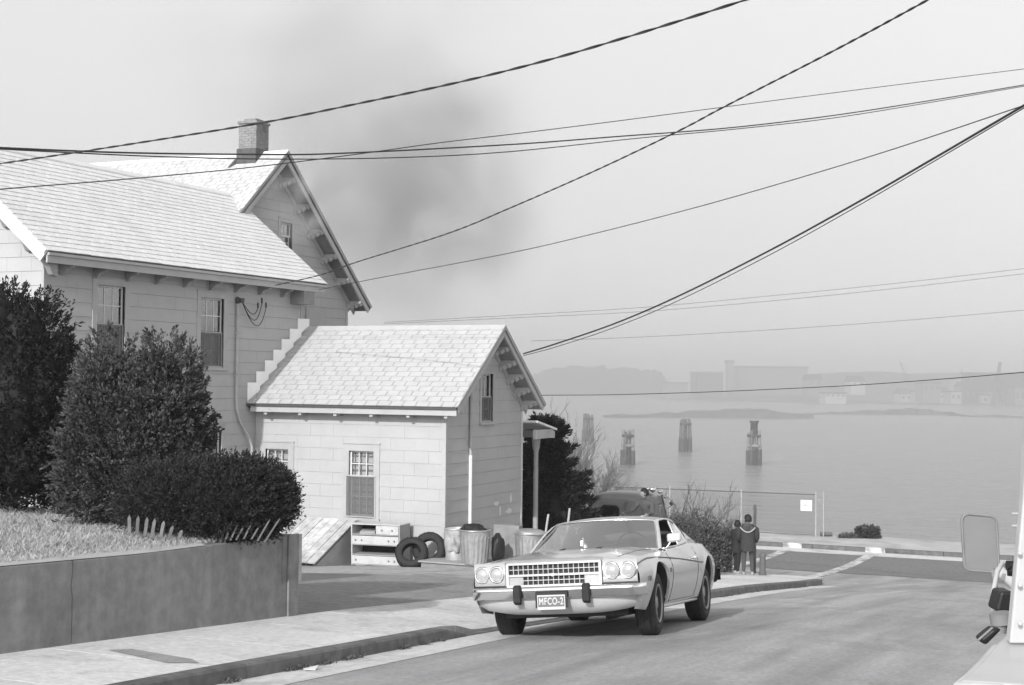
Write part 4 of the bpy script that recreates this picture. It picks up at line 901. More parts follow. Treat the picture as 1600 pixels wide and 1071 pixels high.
# wipers, cowl, bonnet ornament, whip aerial
q = MB(); q.tube([(-.60, .05, ZB(-.7) + .045), (-.80, .30, ZB(-.7) + .085), (-.86, .52, ZB(-.7) + .10)], .006, 5); q.tube([(-.58, -.45, ZB(-.7) + .03), (-.78, -.2, ZB(-.7) + .08), (-.83, 0.0, ZB(-.7) + .10)], .006, 5); cb(q, 'wiper', M['black'])
q = MB(); q.tube([(-.55, -.05, zsh(-.6) + .07), (-.60, -.08, 1.02), (-.61, -.09, 1.06)], .008, 6); q.lathe([(.03, 0), (.03, .02), (.012, .05)], 10, (-.55, -.05, zsh(-.6) + .075)); q.cbox((-.60, -.1, 1.0), (.03, .03, .06)); cb(q, 'cowl_aerial', M['chrome'])
q = MB(); q.tube([(-.62, .02, ZB(-.7) + .03), (-.98, -.12, 1.10), (-1.3, -.28, 1.28)][0:2], .004, 4); cb(q, 'aerial_wire', M['black'])
# door mirror on the driver's side
q = MB(); q.tube([(-.98, .80, .90), (-.99, .84, .95)], .012, 6); q.tube([(-.99, .84, .95), (-1.0, .87, 1.0)], .012, 6); cb(q, 'mirror_stalk', M['chrome'])
q = MB(); q.obox((-1.0, .90, 1.02), (.035, .0, 0), (0, .085, .005), (0, 0, .052)); mm = cb(q, 'door_mirror', M['bezel'], bevel=.025)
# grille --------------------------------------------------------
GXF = XF + .045
def gx(y): return XF + .05 * (1 - (y / .86) ** 2)
def zt_(y): return 0.0
q = MB(); q.grid([[(gx(y) - .015, y, z) for y in np.linspace(-.50, .50, 13)] for z in (.565, .80)], False); cb(q, 'grille_back', M['black'])
q = MB()
def hbar(z, y0, y1, th=.012, dp=.03):
    ys = np.linspace(y0, y1, 9); q.grid([[(gx(y) + dp, y, z - th / 2) for y in ys], [(gx(y) + dp, y, z + th / 2) for y in ys], [(gx(y) - .01, y, z + th / 2) for y in ys], [(gx(y) - .01, y, z - th / 2) for y in ys], [(gx(y) + dp, y, z - th / 2) for y in ys]], False)
def vbar(y, z0, z1, th=.010, dp=.026): q.box((gx(y) - .01, y - th / 2, z0), (gx(y) + dp, y + th / 2, z1))
hbar(.802, -.52, .52, .022, .03); hbar(.572, -.52, .52, .022, .03); hbar(.682, -.52, .52, .022, .032); hbar(.742, -.50, .50, .007, .012); hbar(.628, -.34, .34, .007, .012)
for i in range(19): vbar(-.50 + i / 18.0, .682, .802, .006, .011)
for i in range(13): vbar(-.34 + .68 * i / 12, .572, .682, .006, .011)
q.prism([(gx(0) + .033, -.06, .692), (gx(0) + .033, 0, .662), (gx(0) + .033, .06, .692), (gx(0) + .033, 0, .697)], (.008, 0, 0))
for sg in (1, -1): q.box((gx(.51) - .01, sg * .51 - .015, .575), (gx(.51) + .03, sg * .51 + .015, .80))
gr = cb(q, 'grille', M['bezel'])
for sg in (1, -1):
    q = MB(); q.grid([[(gx(sg * y) + .012, sg * y, z) for y in (.345, .42, .495)] for z in (.583, .672)], False); cb(q, 'parking_lamp', M['lamp'])
    # headlamp housing and lamps
    q = MB(); rows = []
    for z in (.575, .588, .812, .822): rows.append([(gx(y) + (.02 if .58 < z < .815 else -.02), sg * y, z) for y in np.linspace(.535, .895, 7)])
    q.grid(rows, True); hs = cb(q, 'headlamp_housing', M['bezel'])
    for yc in (.63, .80):
        q = MB(); cx = gx(yc) + .022; q.lathe([(.080, -.02), (.086, .006), (.082, .018), (.074, .014), (.071, 0)], 26, (cx, sg * yc, .70), 'x', cap=False); hl = cb(q, 'headlight', M['chrome'])
        q = MB(); q.lathe([(.072, -.004), (.058, .010), (.033, .02), (.0001, .024)], 24, (cx, sg * yc, .70), 'x'); cb(q, 'lens', M['lamp'], hl)
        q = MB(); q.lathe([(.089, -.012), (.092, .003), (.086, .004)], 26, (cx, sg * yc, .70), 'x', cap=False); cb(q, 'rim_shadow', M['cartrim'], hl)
# bumper
def bump_x(y): a = abs(y); return XF + .155 - .04 * (a / .9) ** 2 - (.20 * ((a - .86) / .09) ** 2 if a > .86 else 0)
q = MB(); ys = np.concatenate([[-.955, -.95, -.94, -.92, -.89], np.linspace(-.86, .86, 25), [.89, .92, .94, .95, .955]])
pr = [(-.10, .562), (-.02, .564), (.0, .552), (.004, .515), (-.008, .500), (-.004, .452), (-.03, .438), (-.10, .438)]
q.grid([[(bump_x(y) + a, y, z) for y in ys] for a, z in pr], True)
bm_ = cb(q, 'front_bumper', M['chrome'])
q = MB(); q.grid([[(gx(y) + .0, y, z) for y in np.linspace(-.9, .9, 15)] for z in (.50, .575)], False); cb(q, 'bumper_gap', M['black'], bm_)
for y_ in (-.375, .375):
    q = MB(); q.prism([(bump_x(y_) - .02, y_ - .04, .375), (bump_x(y_) + .045, y_ - .04, .40), (bump_x(y_) + .055, y_ - .04, .55), (bump_x(y_) + .02, y_ - .04, .585), (bump_x(y_) - .02, y_ - .04, .585)], (0, .08, 0)); cb(q, 'bumper_guard', M['rubber'], bm_, bevel=.014)
# number plate
q = MB(); q.cbox((bump_x(0) + .012, 0.0, .425), (.006, .35, .165)); cb(q, 'plate_recess', M['black'], bm_)
q = MB(); q.cbox((bump_x(0) + .024, .0, .400), (.008, .305, .152)); npl = cb(q, 'number_plate', M['platelet'], bm_, bevel=.003)
q = MB(); q.cbox((bump_x(0) + .029, .0, .408), (.004, .285, .105)); cb(q, 'plate_field', M['plate'], bm_)
tc = bpy.data.curves.new('plate_text', 'FONT'); tc.body = 'MFCO-2'; tc.size = .105; tc.align_x = 'CENTER'; tc.align_y = 'CENTER'; tc.extrude = .0015; tc.offset = .0022; tc.space_character = 1.12
to = bpy.data.objects.new('tmp_text', tc); col.objects.link(to); bpy.context.view_layer.update()
tm = bpy.data.meshes.new_from_object(to.evaluated_get(bpy.context.evaluated_depsgraph_get())); bpy.data.objects.remove(to)
xs_ = [v_.co.x for v_ in tm.vertices]; kx = .262 / (max(xs_) - min(xs_)); tm.transform(Matrix.Diagonal((kx, .95, 1, 1)))
tm.transform(Matrix.Translation((bump_x(0) + .032, 0, .408)) @ Matrix(((0, 0, 1, 0), (1, 0, 0, 0), (0, 1, 0, 0), (0, 0, 0, 1)))); tm.transform(ROLLB); tm.materials.clear(); tm.materials.append(M['platelet']); link('plate_letters', tm, bm_)
# rear bumper
q = MB(); q.grid([[(XB - .09 + .16 * max(0, abs(y) - .8) ** .5 * .6 + a, y, z) for y in np.linspace(-.90, .90, 15)] for a, z in ((.06, .60), (-.01, .60), (-.03, .53), (-.01, .45), (.06, .45))], True); rb_ = cb(q, 'rear_bumper', M['chrome'])
for sg in (1, -1):
    q = MB(); q.prism([(XB - .02, sg * .80, .64), (XB + .10, sg * .868, .64), (XB + .10, sg * .862, .44), (XB - .06, sg * .80, .42)], (0, sg * .02, 0)); cb(q, 'rear_bumper_end', M['rubber'], rb_)
# wheels
def wheel(x, yc, sg, r=.338, wd=.225, steer=0.0):
    e = bpy.data.objects.new('wheel', None); col.objects.link(e); e.parent = CAR; e.location = (x, yc, r - .006); e.rotation_euler = (0, 0, steer); e.empty_display_size = .1
    q = MB(); h_ = wd / 2; q.lathe([(.20, -h_ * .8), (.235, -h_ * .98), (.29, -h_), (.322, -h_ * .88), (r - .004, -h_ * .66), (r, -h_ * .4), (r, 0), (r, h_ * .4), (r - .004, h_ * .66), (.322, h_ * .88), (.29, h_), (.235, h_ * .98), (.20, h_ * .8)], 40, (0, 0, 0), 'y', cap=False); link('tyre', q.mesh('tyre', M['rubber']), e)
    q = MB()
    for kk in range(5):
        o_ = -h_ * .62 + kk * h_ * .31; q.lathe([(r - .002, o_ - .004), (r + .0035, o_ - .003), (r + .0035, o_ + .012), (r - .002, o_ + .013)], 40, (0, 0, 0), 'y', cap=False)
    link('tread', q.mesh('tread', M['rubber']), e)
    q = MB(); s = sg; q.lathe([(.205, s * h_ * .82), (.195, s * h_ * .95), (.175, s * h_ * .80), (.165, s * h_ * .35), (.10, s * h_ * .38), (.085, s * h_ * .62), (.06, s * h_ * .70), (.0001, s * h_ * .72)], 28, (0, 0, 0), 'y', cap=False)
    rm = link('rim', q.mesh('rim', M['darkwheel']), e)
    q = MB()
    for kk in range(5):
        a = 2 * math.pi * kk / 5 + .3; c = Vector((math.cos(a), 0, math.sin(a))); t_ = Vector((-math.sin(a), 0, math.cos(a)))
        q.obox(c * .135 + Vector((0, s * h_ * .50, 0)), c * .06, t_ * .028, Vector((0, .014, 0)))
    q.lathe([(.10, s * h_ * .45), (.085, s * h_ * .66), (.05, s * h_ * .80), (.0001, s * h_ * .82)], 20, (0, 0, 0), 'y', cap=False); q.lathe([(.207, s * h_ * .86), (.212, s * h_ * .99), (.198, s * h_ * 1.0), (.178, s * h_ * .8)], 28, (0, 0, 0), 'y', cap=False); link('spokes', q.mesh('spokes', M['wheelrim']), e)
    return e
wheel(0, .795, 1, steer=.05); wheel(0, -.795, -1, steer=.05); wheel(-WB, .785, 1, r=.345, wd=.235); wheel(-WB, -.785, -1, r=.345, wd=.235)

# ================================================================== THINGS BY THE HOUSE
# chest of drawers
YZ = lambda x, y: yard_z(x, y)
cc = thing('chest_of_drawers', 'discarded white chest of drawers with missing drawers beside the bulkhead', 'dresser', (-15.55, 27.3, -4.1), 0.03)
def lb(mb, name, m_, parent, bevel=0): return mb.build(name, m_, parent, world=False, bevel=bevel)
W_, D_, H_ = .60, .24, .90
q = MB(); q.box((-W_, -D_, .02), (-W_ + .025, D_, H_)); lb(q, 'side_panel', M['wood'], cc); q = MB(); q.box((W_ - .025, -D_, .02), (W_, D_, H_)); lb(q, 'side_panel', M['woodgrey'], cc)
q = MB(); q.box((-W_ - .012, -D_ - .015, H_), (W_ + .012, D_, H_ + .025)); lb(q, 'top', M['wood'], cc, .004)
q = MB(); q.box((-W_ + .026, D_ - .012, .03), (W_ - .026, D_ - .004, H_ - .002)); lb(q, 'back_panel', M['darkroom'], cc)
for z_ in (.02, .235, .455, .675): q = MB(); q.box((-W_ + .026, -D_ + .004, z_), (W_ - .026, D_ - .014, z_ + .018)); lb(q, 'shelf', M['woodgrey'], cc)
def drawer(x0, x1, z0, z1, knobs):
    q = MB(); q.box((x0, -D_ - .012, z0), (x1, -D_ + .012, z1)); d_ = lb(q, 'drawer', M['wood'], cc, .004)
    for kx_ in knobs: q = MB(); q.lathe([(.012, 0), (.022, -.014), (.012, -.026), (.0001, -.028)], 10, (kx_, -D_ - .012, (z0 + z1) / 2), 'y'); lb(q, 'knob', M['board'], d_)
drawer(.02, W_ - .03, .70, .89, (.17, .42)); drawer(-W_ + .03, W_ - .03, .475, .66, (-.48, -.33, .33, .47)); drawer(-W_ + .03, W_ - .03, .045, .225, (-.48, .33, .47))
q = MB(); q.obox((-.28, -.02, .735), (.16, .05, 0), (-.03, .12, .02), (0, 0, .03)); lb(q, 'loose_drawer_board', M['woodgrey'], cc)
cc.rotation_euler = (math.radians(1.0), math.radians(-.8), 0.03)
# tyres
def tyre(name, label, loc, tilt, rz, r=.35, wd=.20):
    t_ = thing(name, label, 'tyre', loc, 0, 'discarded tyres'); h_ = wd / 2
    q = MB(); q.lathe([(.195, -h_ * .75), (.20, -h_ * .9), (.24, -h_), (.30, -h_), (r - .02, -h_ * .85), (r, -h_ * .55), (r, h_ * .55), (r - .02, h_ * .85), (.30, h_), (.24, h_), (.20, h_ * .9), (.195, h_ * .75), (.26, h_ * .7), (.30, 0), (.26, -h_ * .7), (.195, -h_ * .75)], 40, (0, 0, 0), 'y', cap=False)
    lb(q, 'casing', M['rubber'], t_)
    q = MB()
    for k in range(46):
        a = 2 * math.pi * k / 46; c = Vector((math.cos(a), 0, math.sin(a))); tt = Vector((-math.sin(a), 0, math.cos(a)))
        for o_ in (-.055, 0, .055): q.obox(c * (r + .002) + Vector((0, o_ + (.01 if k % 2 else -.01), 0)), c * .006, tt * .016, Vector((0, .022, 0)))
    o = lb(q, 'tread', M['rubber'], t_); o['kind'] = 'stuff'
    t_.rotation_euler = (tilt, 0, rz); return t_
zt = YZ(-14.4, 26.9)
tyre('tyre', 'worn black tyre lying tilted in front of another tyre by the dresser', (-14.50, 26.78, zt + .30), math.radians(-32), .35, .345)
tyre('tyre', 'black tyre leaning upright against the wing behind the other tyre', (-14.30, 27.20, zt + .35), math.radians(-17), .25, .36)
# low board the bins stand on
pl = MB(); pl.box((-14.15, 26.55, -4.10), (-12.2, 27.45, -3.86)); pb = thing('low_platform', 'low dark board platform under the bins beside the gable end', 'platform', (-13.2, 27, -4.0))
pl.build('base', M['board'], pb); q = MB(); q.box((-14.2, 26.5, -3.858), (-12.15, 27.5, -3.83)); q.build('top_board', M['woodgrey'], pb)
# rubbish bins
def bin_(label, x, y, z, r0, r1, h, m_, lid=None, ribs=True, dent=0.0, seed=1):
    b_ = thing('rubbish_bin', label, 'bin', (x, y, z), 0, 'rubbish bins by the gable end'); rnd = random.Random(seed)
    N_ = 40; rows = []
    for i in range(9):
        f = i / 8; r_ = r0 + (r1 - r0) * f; ring = []
        for k in range(N_):
            a = 2 * math.pi * k / N_; rr_ = r_ + (.006 * math.cos(k * math.pi) if ribs and 1 <= i <= 6 else 0) + dent * math.sin(3 * a + 4 * f) * math.sin(f * 3.1) * .5
            ring.append((rr_ * math.cos(a), rr_ * math.sin(a), h * f))
        rows.append(ring)
    q = MB(); q.grid(rows, not ribs, closed=True); q.add(rows[0], [tuple(range(N_))[::-1]]); q.grid([[(p[0], p[1], p[2]) for p in rows[-1]], [(p[0] * .9, p[1] * .9, h * .6) for p in rows[-1]]], True, closed=True)
    q.add([(p[0] * .9, p[1] * .9, h * .6) for p in rows[-1]], [tuple(range(N_))]); lb(q, 'can', m_, b_)
    q = MB(); q.lathe([(r1 - .004, h - .03), (r1 + .014, h - .022), (r1 + .016, h), (r1 - .004, h + .006)], N_, (0, 0, 0), cap=False); lb(q, 'rim', m_, b_)
    for sg in (1, -1):
        q = MB(); q.tube([(sg * r1, -.07, h * .8), (sg * (r1 + .035), -.07, h * .78), (sg * (r1 + .035), .07, h * .78), (sg * r1, .07, h * .8)], .007, 6); lb(q, 'handle', m_, b_)
    if lid:
        q = MB(); q.lathe([(r1 + .022, h - .015), (r1 + .024, h + .01), (r1 * .8, h + .045), (r1 * .3, h + .065), (.0001, h + .07)], 32, (0, 0, 0)); l_ = lb(q, 'lid', m_, b_); l_.rotation_euler = (0, math.radians(lid), 0) ; l_.location = (0, 0, math.sin(math.radians(abs(lid))) * r1 * .9)
    return b_
bin_('dented pale steel bin with torn white bag in it, nearest the tyres', -13.62, 27.12, -3.83, .225, .25, .66, M['galv2'], None, False, .05, 2)
bin_('straight ribbed steel bin heaped with dark rubbish', -12.98, 26.72, -3.83, .265, .325, .70, M['galv'], None, True, .012, 3)
bin_('ribbed steel bin with a lid, behind the windscreen of the coupe', -12.15, 27.62, YZ(-12.1, 27.6), .255, .30, .74, M['galv'], 4, True, .0, 4)
bin_('plain pale bin mostly hidden behind the coupe roof pillar', -11.3, 28.1, YZ(-11.2, 28), .255, .30, .70, M['galv2'], None, False, .02, 5)
def lump(name, label, cat, c, rad, m_, seed, n=14, amp=.25):
    rr_ = random.Random(seed); q = MB(); ph = [rr_.uniform(0, 6.28) for _ in range(6)]; rows = []
    for i in range(n):
        th = math.pi * (i + .02) / (n - .96); ring = []
        for k in range(20):
            a = 2 * math.pi * k / 20; f = 1 + amp * (math.sin(3 * a + ph[0] + 2 * th) * .5 + math.sin(5 * a + ph[1] - 3 * th) * .35 + math.sin(7 * th + ph[2]) * .3) * math.sin(th)
            ring.append((c[0] + rad[0] * f * math.sin(th) * math.cos(a), c[1] + rad[1] * f * math.sin(th) * math.sin(a), c[2] + rad[2] * f * math.cos(th)))
        rows.append(ring)
    q.grid(rows, True, closed=True); o = q.build(name, m_); tag(o, label, cat); return o
lump('rubbish_bag', 'dark crumpled rubbish heaped on top of the open ribbed bin', 'rubbish', (-13.02, 26.74, -3.13), (.26, .22, .12), M['black'], 3)
lump('paper_bag', 'crumpled white torn bag hanging from the dented bin', 'rubbish', (-13.60, 26.95, -3.50), (.15, .12, .20), M['trim'], 5, amp=.4)
lump('black_bag', 'tall black plastic bag standing between the bins', 'rubbish', (-12.58, 26.98, -3.55), (.13, .16, .34), M['black'], 9)
q = MB(); q.box((-12.95, 27.55, -4.1), (-12.35, 27.75, -3.1)); o = q.build('crate', M['board'], bevel=.01); tag(o, 'grey wooden crate standing behind the bins', 'crate')
for (x, y, dz, ln, lab) in ((-12.0, 28.1, .15, .40, 'short dark stake standing behind the lidded bin'), (-11.55, 28.2, .25, .55, 'thin pale stick leaning behind the lidded bin')):
    q = MB(); q.tube([(x, y, YZ(x, y)), (x + .02, y, YZ(x, y) + .7), (x + .09, y, YZ(x, y) + .75 + ln)], .025, 6); o = q.build('stake', M['pipe']); tag(o, lab, 'stake')
# fly litter by the kerb
q = MB(); q.prism([(-6.86, 10.70, road_z(-6.8, 10.75) + .012), (-6.80, 10.66, road_z(-6.8, 10.75) + .02), (-6.75, 10.72, road_z(-6.8, 10.75) + .012), (-6.77, 10.80, road_z(-6.8, 10.75) + .03), (-6.84, 10.78, road_z(-6.8, 10.75) + .015)], (0, 0, .012)); o = q.build('paper_scrap', M['white']); tag(o, 'crumpled white paper scrap lying in the gutter', 'litter')

# garden edging pickets along the wall top
ef = thing('edging_fence', 'low bent garden edging of pointed pickets under the yew hedge', 'fence', (-9.2, 12.6, -1.72))
def picket(px, py0, py1, lean, D, wd=.035):
    b_ = at(px, py1, D); tp = at(px + lean, py0 + (4 if wd > .03 else 6), D); d = (tp - b_); side = RT * wd / 2; n_ = d.cross(RT).normalized() * .014
    q = MB(); q.prism([b_ - side - d * .25, b_ + side - d * .25, b_ + side + d * .78, b_ + d * 1.0, b_ - side + d * .78], n_); q.build('picket', M['picket'] if wd > .03 else M['wirepicket'], ef)
for i, (px, lean, y0, y1) in enumerate(((202, 0, 801, 828), (214, 2, 802, 830), (227, 3, 804, 832), (238, 4, 806, 834), (252, 4, 810, 834), (265, 5, 817, 838), (280, 4, 824, 840))): picket(px, y0, y1, lean, 14.75 - .06 * i)
for i, (px, lean, y0, y1) in enumerate(((346, 8, 811, 842), (353, 9, 809, 842), (362, 9, 814, 840), (371, 9, 818, 840), (383, 9, 814, 838), (395, 9, 818, 839), (406, 16, 805, 839), (418, 20, 803, 840))): picket(px, y0, y1, lean, 14.9 - .02 * i, .02)

# ================================================================== PEOPLE
def skin_body(name, joints, edges, m_, parent, sub=2):
    me = bpy.data.meshes.new(name); me.from_pydata([j[0] for j in joints], edges, []); me.materials.append(m_)
    o = link(name, me, parent); mo = o.modifiers.new('skin', 'SKIN'); me.skin_vertices.new() if not me.skin_vertices else None
    for i, j in enumerate(joints):
        sv = me.skin_vertices[0].data[i]; sv.radius = j[1] if isinstance(j[1], tuple) else (j[1], j[1]); sv.use_root = (i == 0)
    mo.use_smooth_shade = True; s_ = o.modifiers.new('sub', 'SUBSURF'); s_.levels = sub; s_.render_levels = sub; return o
def head(parent, c, r, yaw, hairlong=1.0):
    N_ = 18; rows = []; rot = Matrix.Rotation(yaw, 3, 'Z')
    def surf(fr):
        R = []
        for i in range(13):
            th = math.pi * (i + .01) / 12.02; ring = []
            for k in range(N_):
                a = 2 * math.pi * k / N_; x = math.sin(th) * math.cos(a); y = math.sin(th) * math.sin(a); z = math.cos(th)
                v_ = Vector((x * .80, y * .95, z * 1.18)); 
                if z < -.1: v_.x *= 1 + .28 * z; v_.y *= 1 + .22 * z
                fr_ = max(0, y) ** 10
                v_.y += .16 * fr_ * math.exp(-((z + .05) / .18) ** 2) - .06 * math.exp(-((z - .12) / .12) ** 2) * max(0, y) ** 3 * (abs(x) > .2)
                ring.append(Vector(c) + rot @ (v_ * r))
            R.append(ring)
        return R
    q = MB(); q.grid(surf(0), True, closed=True)
    for sg in (1, -1): q.lathe([(.0001, -.02), (r * .2, -.015), (r * .24, 0), (r * .18, .012), (.0001, .016)], 10, tuple(Vector(c) + rot @ Vector((sg * r * .82, -.02 * r, -.02 * r))), 'x')
    hd = q.build('head', M['skin'], parent, world=False)
    R = []
    for i in range(10):
        th = 1.95 * hairlong * (i + .01) / 9.0; ring = []
        for k in range(N_ + 6):
            a = 2 * math.pi * k / (N_ + 6); x = math.sin(th) * math.cos(a); y = math.sin(th) * math.sin(a); z = math.cos(th)
            if y > .35 and z < .35: y = y * .55; z = max(z, .28)
            f = 1.12 + .05 * math.sin(9 * a + 5 * th) + .03 * math.sin(17 * a)
            ring.append(Vector(c) + rot @ (Vector((x * .84, y * .98 - .06, z * 1.16 + .06)) * r * f))
        R.append(ring)
    q = MB(); q.grid(R, True, closed=True); q.build('hair', M['hair'], parent, world=False)
def standing(label, loc, yaw, H, coat, pants, hood, step=.06, armbend=.5, group=None):
    p = thing('person', label, 'person', loc, yaw, group); k = H
    J = [((0, 0, .53 * k), (.085 * k, .065 * k)), ((0, .01 * k, .64 * k), (.085 * k, .06 * k)), ((0, 0, .76 * k), (.10 * k, .065 * k)), ((0, -.005 * k, .815 * k), (.06 * k, .05 * k)), ((0, .01 * k, .87 * k), .033 * k),
         ((-.06 * k, 0, .48 * k), .058 * k), ((-.062 * k, .02 * k, .27 * k), .042 * k), ((-.065 * k, 0, .05 * k), .03 * k),
         ((.06 * k, 0, .48 * k), .058 * k), ((.068 * k, .03 * k + step, .27 * k), .042 * k), ((.075 * k, step, .05 * k), .03 * k),
         ((-.125 * k, 0, .785 * k), .043 * k), ((-.165 * k, .01 * k, .63 * k), .036 * k), ((-.13 * k, .13 * k, .555 * k), .028 * k),
         ((.125 * k, 0, .785 * k), .043 * k), ((.165 * k, .01 * k, .63 * k), .036 * k), ((.13 * k, .12 * k, .55 * k), .028 * k)]
    E_ = [(0, 1), (1, 2), (2, 3), (3, 4), (0, 5), (5, 6), (6, 7), (0, 8), (8, 9), (9, 10), (2, 11), (11, 12), (12, 13), (2, 14), (14, 15), (15, 16)]
    skin_body('body', J, E_, pants, p)
    # coat: shell over torso, skirt and sleeves
    q = MB(); rows = []
    for z, rx, ry, oy in ((.40, .125, .10, 0), (.44, .128, .102, 0), (.53, .122, .098, 0), (.62, .118, .092, .005), (.70, .124, .092, 0), (.77, .128, .086, 0), (.815, .10, .072, 0), (.84, .058, .052, .005), (.85, .045, .042, .008)):
        rows.append([((rx * math.cos(a) + .004 * math.sin(7 * a + z * 30)) * k, (ry * math.sin(a) + oy) * k, z * k) for a in np.linspace(0, 2 * math.pi, 25)[:-1]])
    q.grid(rows, True, closed=True)
    for sg in (1, -1): q.tube([(sg * .10 * k, 0, .80 * k), (sg * .135 * k, 0, .77 * k), (sg * .150 * k, .005 * k, .69 * k), (sg * .152 * k, .02 * k, .62 * k), (sg * .140 * k, .075 * k, .58 * k), (sg * .132 * k, .125 * k, .555 * k)], [.04 * k, .052 * k, .048 * k, .044 * k, .040 * k, .036 * k], 12)
    q.build('coat', coat, p, world=False)
    if hood:
        q = MB(); rows = []
        for f in np.linspace(0, 1, 6): rows.append([((.085 + .04 * f) * k * math.cos(a), (-.02 - .05 * f + .025 * math.sin(a) * (1 - f)) * k - .02 * k * (1 - math.cos(a) ** 2) * f, (.86 - .135 * f * (1 - .6 * math.cos(a) ** 2)) * k) for a in np.linspace(math.pi * 1.02, math.pi * 1.98, 15)])
        q.grid(rows, True); q.grid([[(x, y - .006, z - .01) for x, y, z in r_] for r_ in rows], True); q.build('hood', M['black'], p, world=False)
        q = MB(); q.tube([(x, y - .01 * k, z) for x, y, z in rows[-1]], .011 * k, 8); q.build('hood_trim', M['fur'], p, world=False)
    head(p, (0, .012 * k, .925 * k), .068 * k, .5 if hood else .9)
    for (sx, sy) in ((-.065 * k, 0), (.075 * k, step)):
        q = MB(); q.grid([[(sx + .036 * k * math.cos(a) * w_, sy + .035 * k + .072 * k * math.sin(a) * w_, z * k) for a in np.linspace(0, 2 * math.pi, 17)[:-1]] for z, w_ in ((0.0, .95), (.018, 1.0), (.04, .85), (.06, .5))], True, closed=True); q.add([(sx + .034 * k * math.cos(a), sy + .035 * k + .068 * k * math.sin(a), .001) for a in np.linspace(0, 2 * math.pi, 17)[:-1]], [tuple(range(16))]); q.build('shoe', M['shoe'], p, world=False)
    for sg in (1, -1):      # hands with fingers
        w0 = Vector((sg * .13 * k, .125 * k, .553 * k)); d = Vector((-sg * .35, .9, -.25)).normalized(); sd = Vector((sg * .2, .2, -.95)).normalized()
        J2 = [(w0, .018 * k), (w0 + d * .035 * k, (.022 * k, .012 * k))]; E2 = [(0, 1)]
        for i_, o_ in enumerate((-.016, -.006, .005, .015)):
            b0 = len(J2); J2 += [(w0 + d * .055 * k + sd * o_ * k, .0065 * k), (w0 + d * (.085 - .004 * abs(i_ - 1.4)) * k + sd * o_ * k + Vector((-sg * .01 * k, 0, -.005 * k)), .005 * k)]; E2 += [(1, b0), (b0, b0 + 1)]
        b0 = len(J2); J2 += [(w0 + d * .03 * k - sd * .03 * k, .006 * k), (w0 + d * .055 * k - sd * .035 * k, .005 * k)]; E2 += [(0, b0), (b0, b0 + 1)]
        skin_body('hand', [(tuple(a), b_) for a, b_ in J2], E2, M['skin'], p, 1)
    return p
PZ = lambda x, y: g(y) + .133
standing('person in a grey hooded parka with a pale hood edge, back turned, at the corner', (-8.60, 32.0, PZ(0, 32.0)), .25, 1.36, M['cloth1'], M['trouser'], True, .05)
standing('person in a dark jacket standing just left of the hooded parka', (-8.92, 32.25, PZ(0, 32.25)), -.75, 1.22, M['cloth2'], M['trouser2'], False, -.04)
# post beside them
q = MB(); q.lathe([(.085, 0), (.09, .05), (.075, .08), (.07, .42), (.085, .45), (.06, .50), (.02, .53)], 14, (-8.34, 32.35, PZ(0, 32.35))); o = q.build('stub_post', M['pile']); tag(o, 'short dark post on the corner right of the two standing people', 'post')
q = MB(); q.tube([(-8.75, 33.2, PZ(0, 33.2)), (-8.75, 33.2, PZ(0, 33.2) + 1.55)], .035, 8); q.lathe([(.045, 0), (.03, .06), (.0001, .09)], 8, (-8.75, 33.2, PZ(0, 33.2) + 1.55)); o = q.build('sign_post', M['steel']); tag(o, 'thin grey post behind the two standing people', 'post')

# ================================================================== DARK PICKUP AND MOTORCYCLE BEHIND THE CAR
TY = 34.9; PK = thing('pickup_truck', 'old dark rounded-cab pickup with chrome roof lamps, half hidden behind the coupe', 'truck', (-12.9, TY, YZ(-12.9, TY)), -0.10)
HT = 1.82   # cab height
rows = []
for y, hw_, hb, rf_ in ((0, .76, .95, HT - .16), (.08, .80, .95, HT - .06), (.35, .82, .95, HT), (.9, .82, .95, HT), (1.15, .80, .95, HT - .04)):
    ring = [(-hw_ * 1.0, y, hb)] + [(hw_ * -math.cos(a) ** 1.0 if False else -hw_ * (1 if a < .35 else math.cos((a - .35) * math.pi / (2 * (math.pi / 2 - .35))) ** .55), y, hb + (rf_ - hb) * (a / .35 * .62 if a < .35 else .62 + .38 * math.sin((a - .35) * math.pi / (2 * (math.pi / 2 - .35))))) for a in np.linspace(.02, math.pi / 2, 12)]
    ring = ring + [(-p_[0], p_[1], p_[2]) for p_ in reversed(ring[:-1])]; rows.append(ring)
q = MB(); q.grid(rows, True); q.add(rows[0], [tuple(range(len(rows[0])))])
q.box((-.82, 0, .45), (.82, 1.9, .95)); lb(q, 'cab', M['truckdark'], PK)
q = MB(); q.box((-.80, -1.9, .45), (.80, -.05, .52)); q.box((-.80, -1.9, .52), (-.74, -.05, .98)); q.box((.74, -1.9, .52), (.80, -.05, .98)); q.box((-.74, -1.9, .52), (.74, -1.84, .98)); lb(q, 'cargo_bed', M['truckdark'], PK)
rw_ = [(-.42, 1.20), (-.34, 1.14), (.04, 1.14), (.12, 1.20), (.12, 1.42), (.04, 1.48), (-.34, 1.48), (-.42, 1.42)]
q = MB(); q.prism([(x, -.006, z) for x, z in rw_], (0, .004, 0)); lb(q, 'rear_window', M['glass'], PK)
q = MB(); q.tube([(x, -.01, z) for x, z in rw_ + rw_[:1]], .016, 6); lb(q, 'window_seal', M['black'], PK)
q = MB(); q.obox((.82, .72, 1.32), (.006, 0, 0), (0, .33, 0), (0, 0, .19)); lb(q, 'door_window', M['glass'], PK)
for sx in (1, -1): q = MB(); q.tube([(sx * .80, 1.15, 1.74), (sx * .83, 1.45, 1.10), (sx * .84, 1.55, .95)], .03, 8); lb(q, 'windscreen_pillar', M['chrome'], PK)
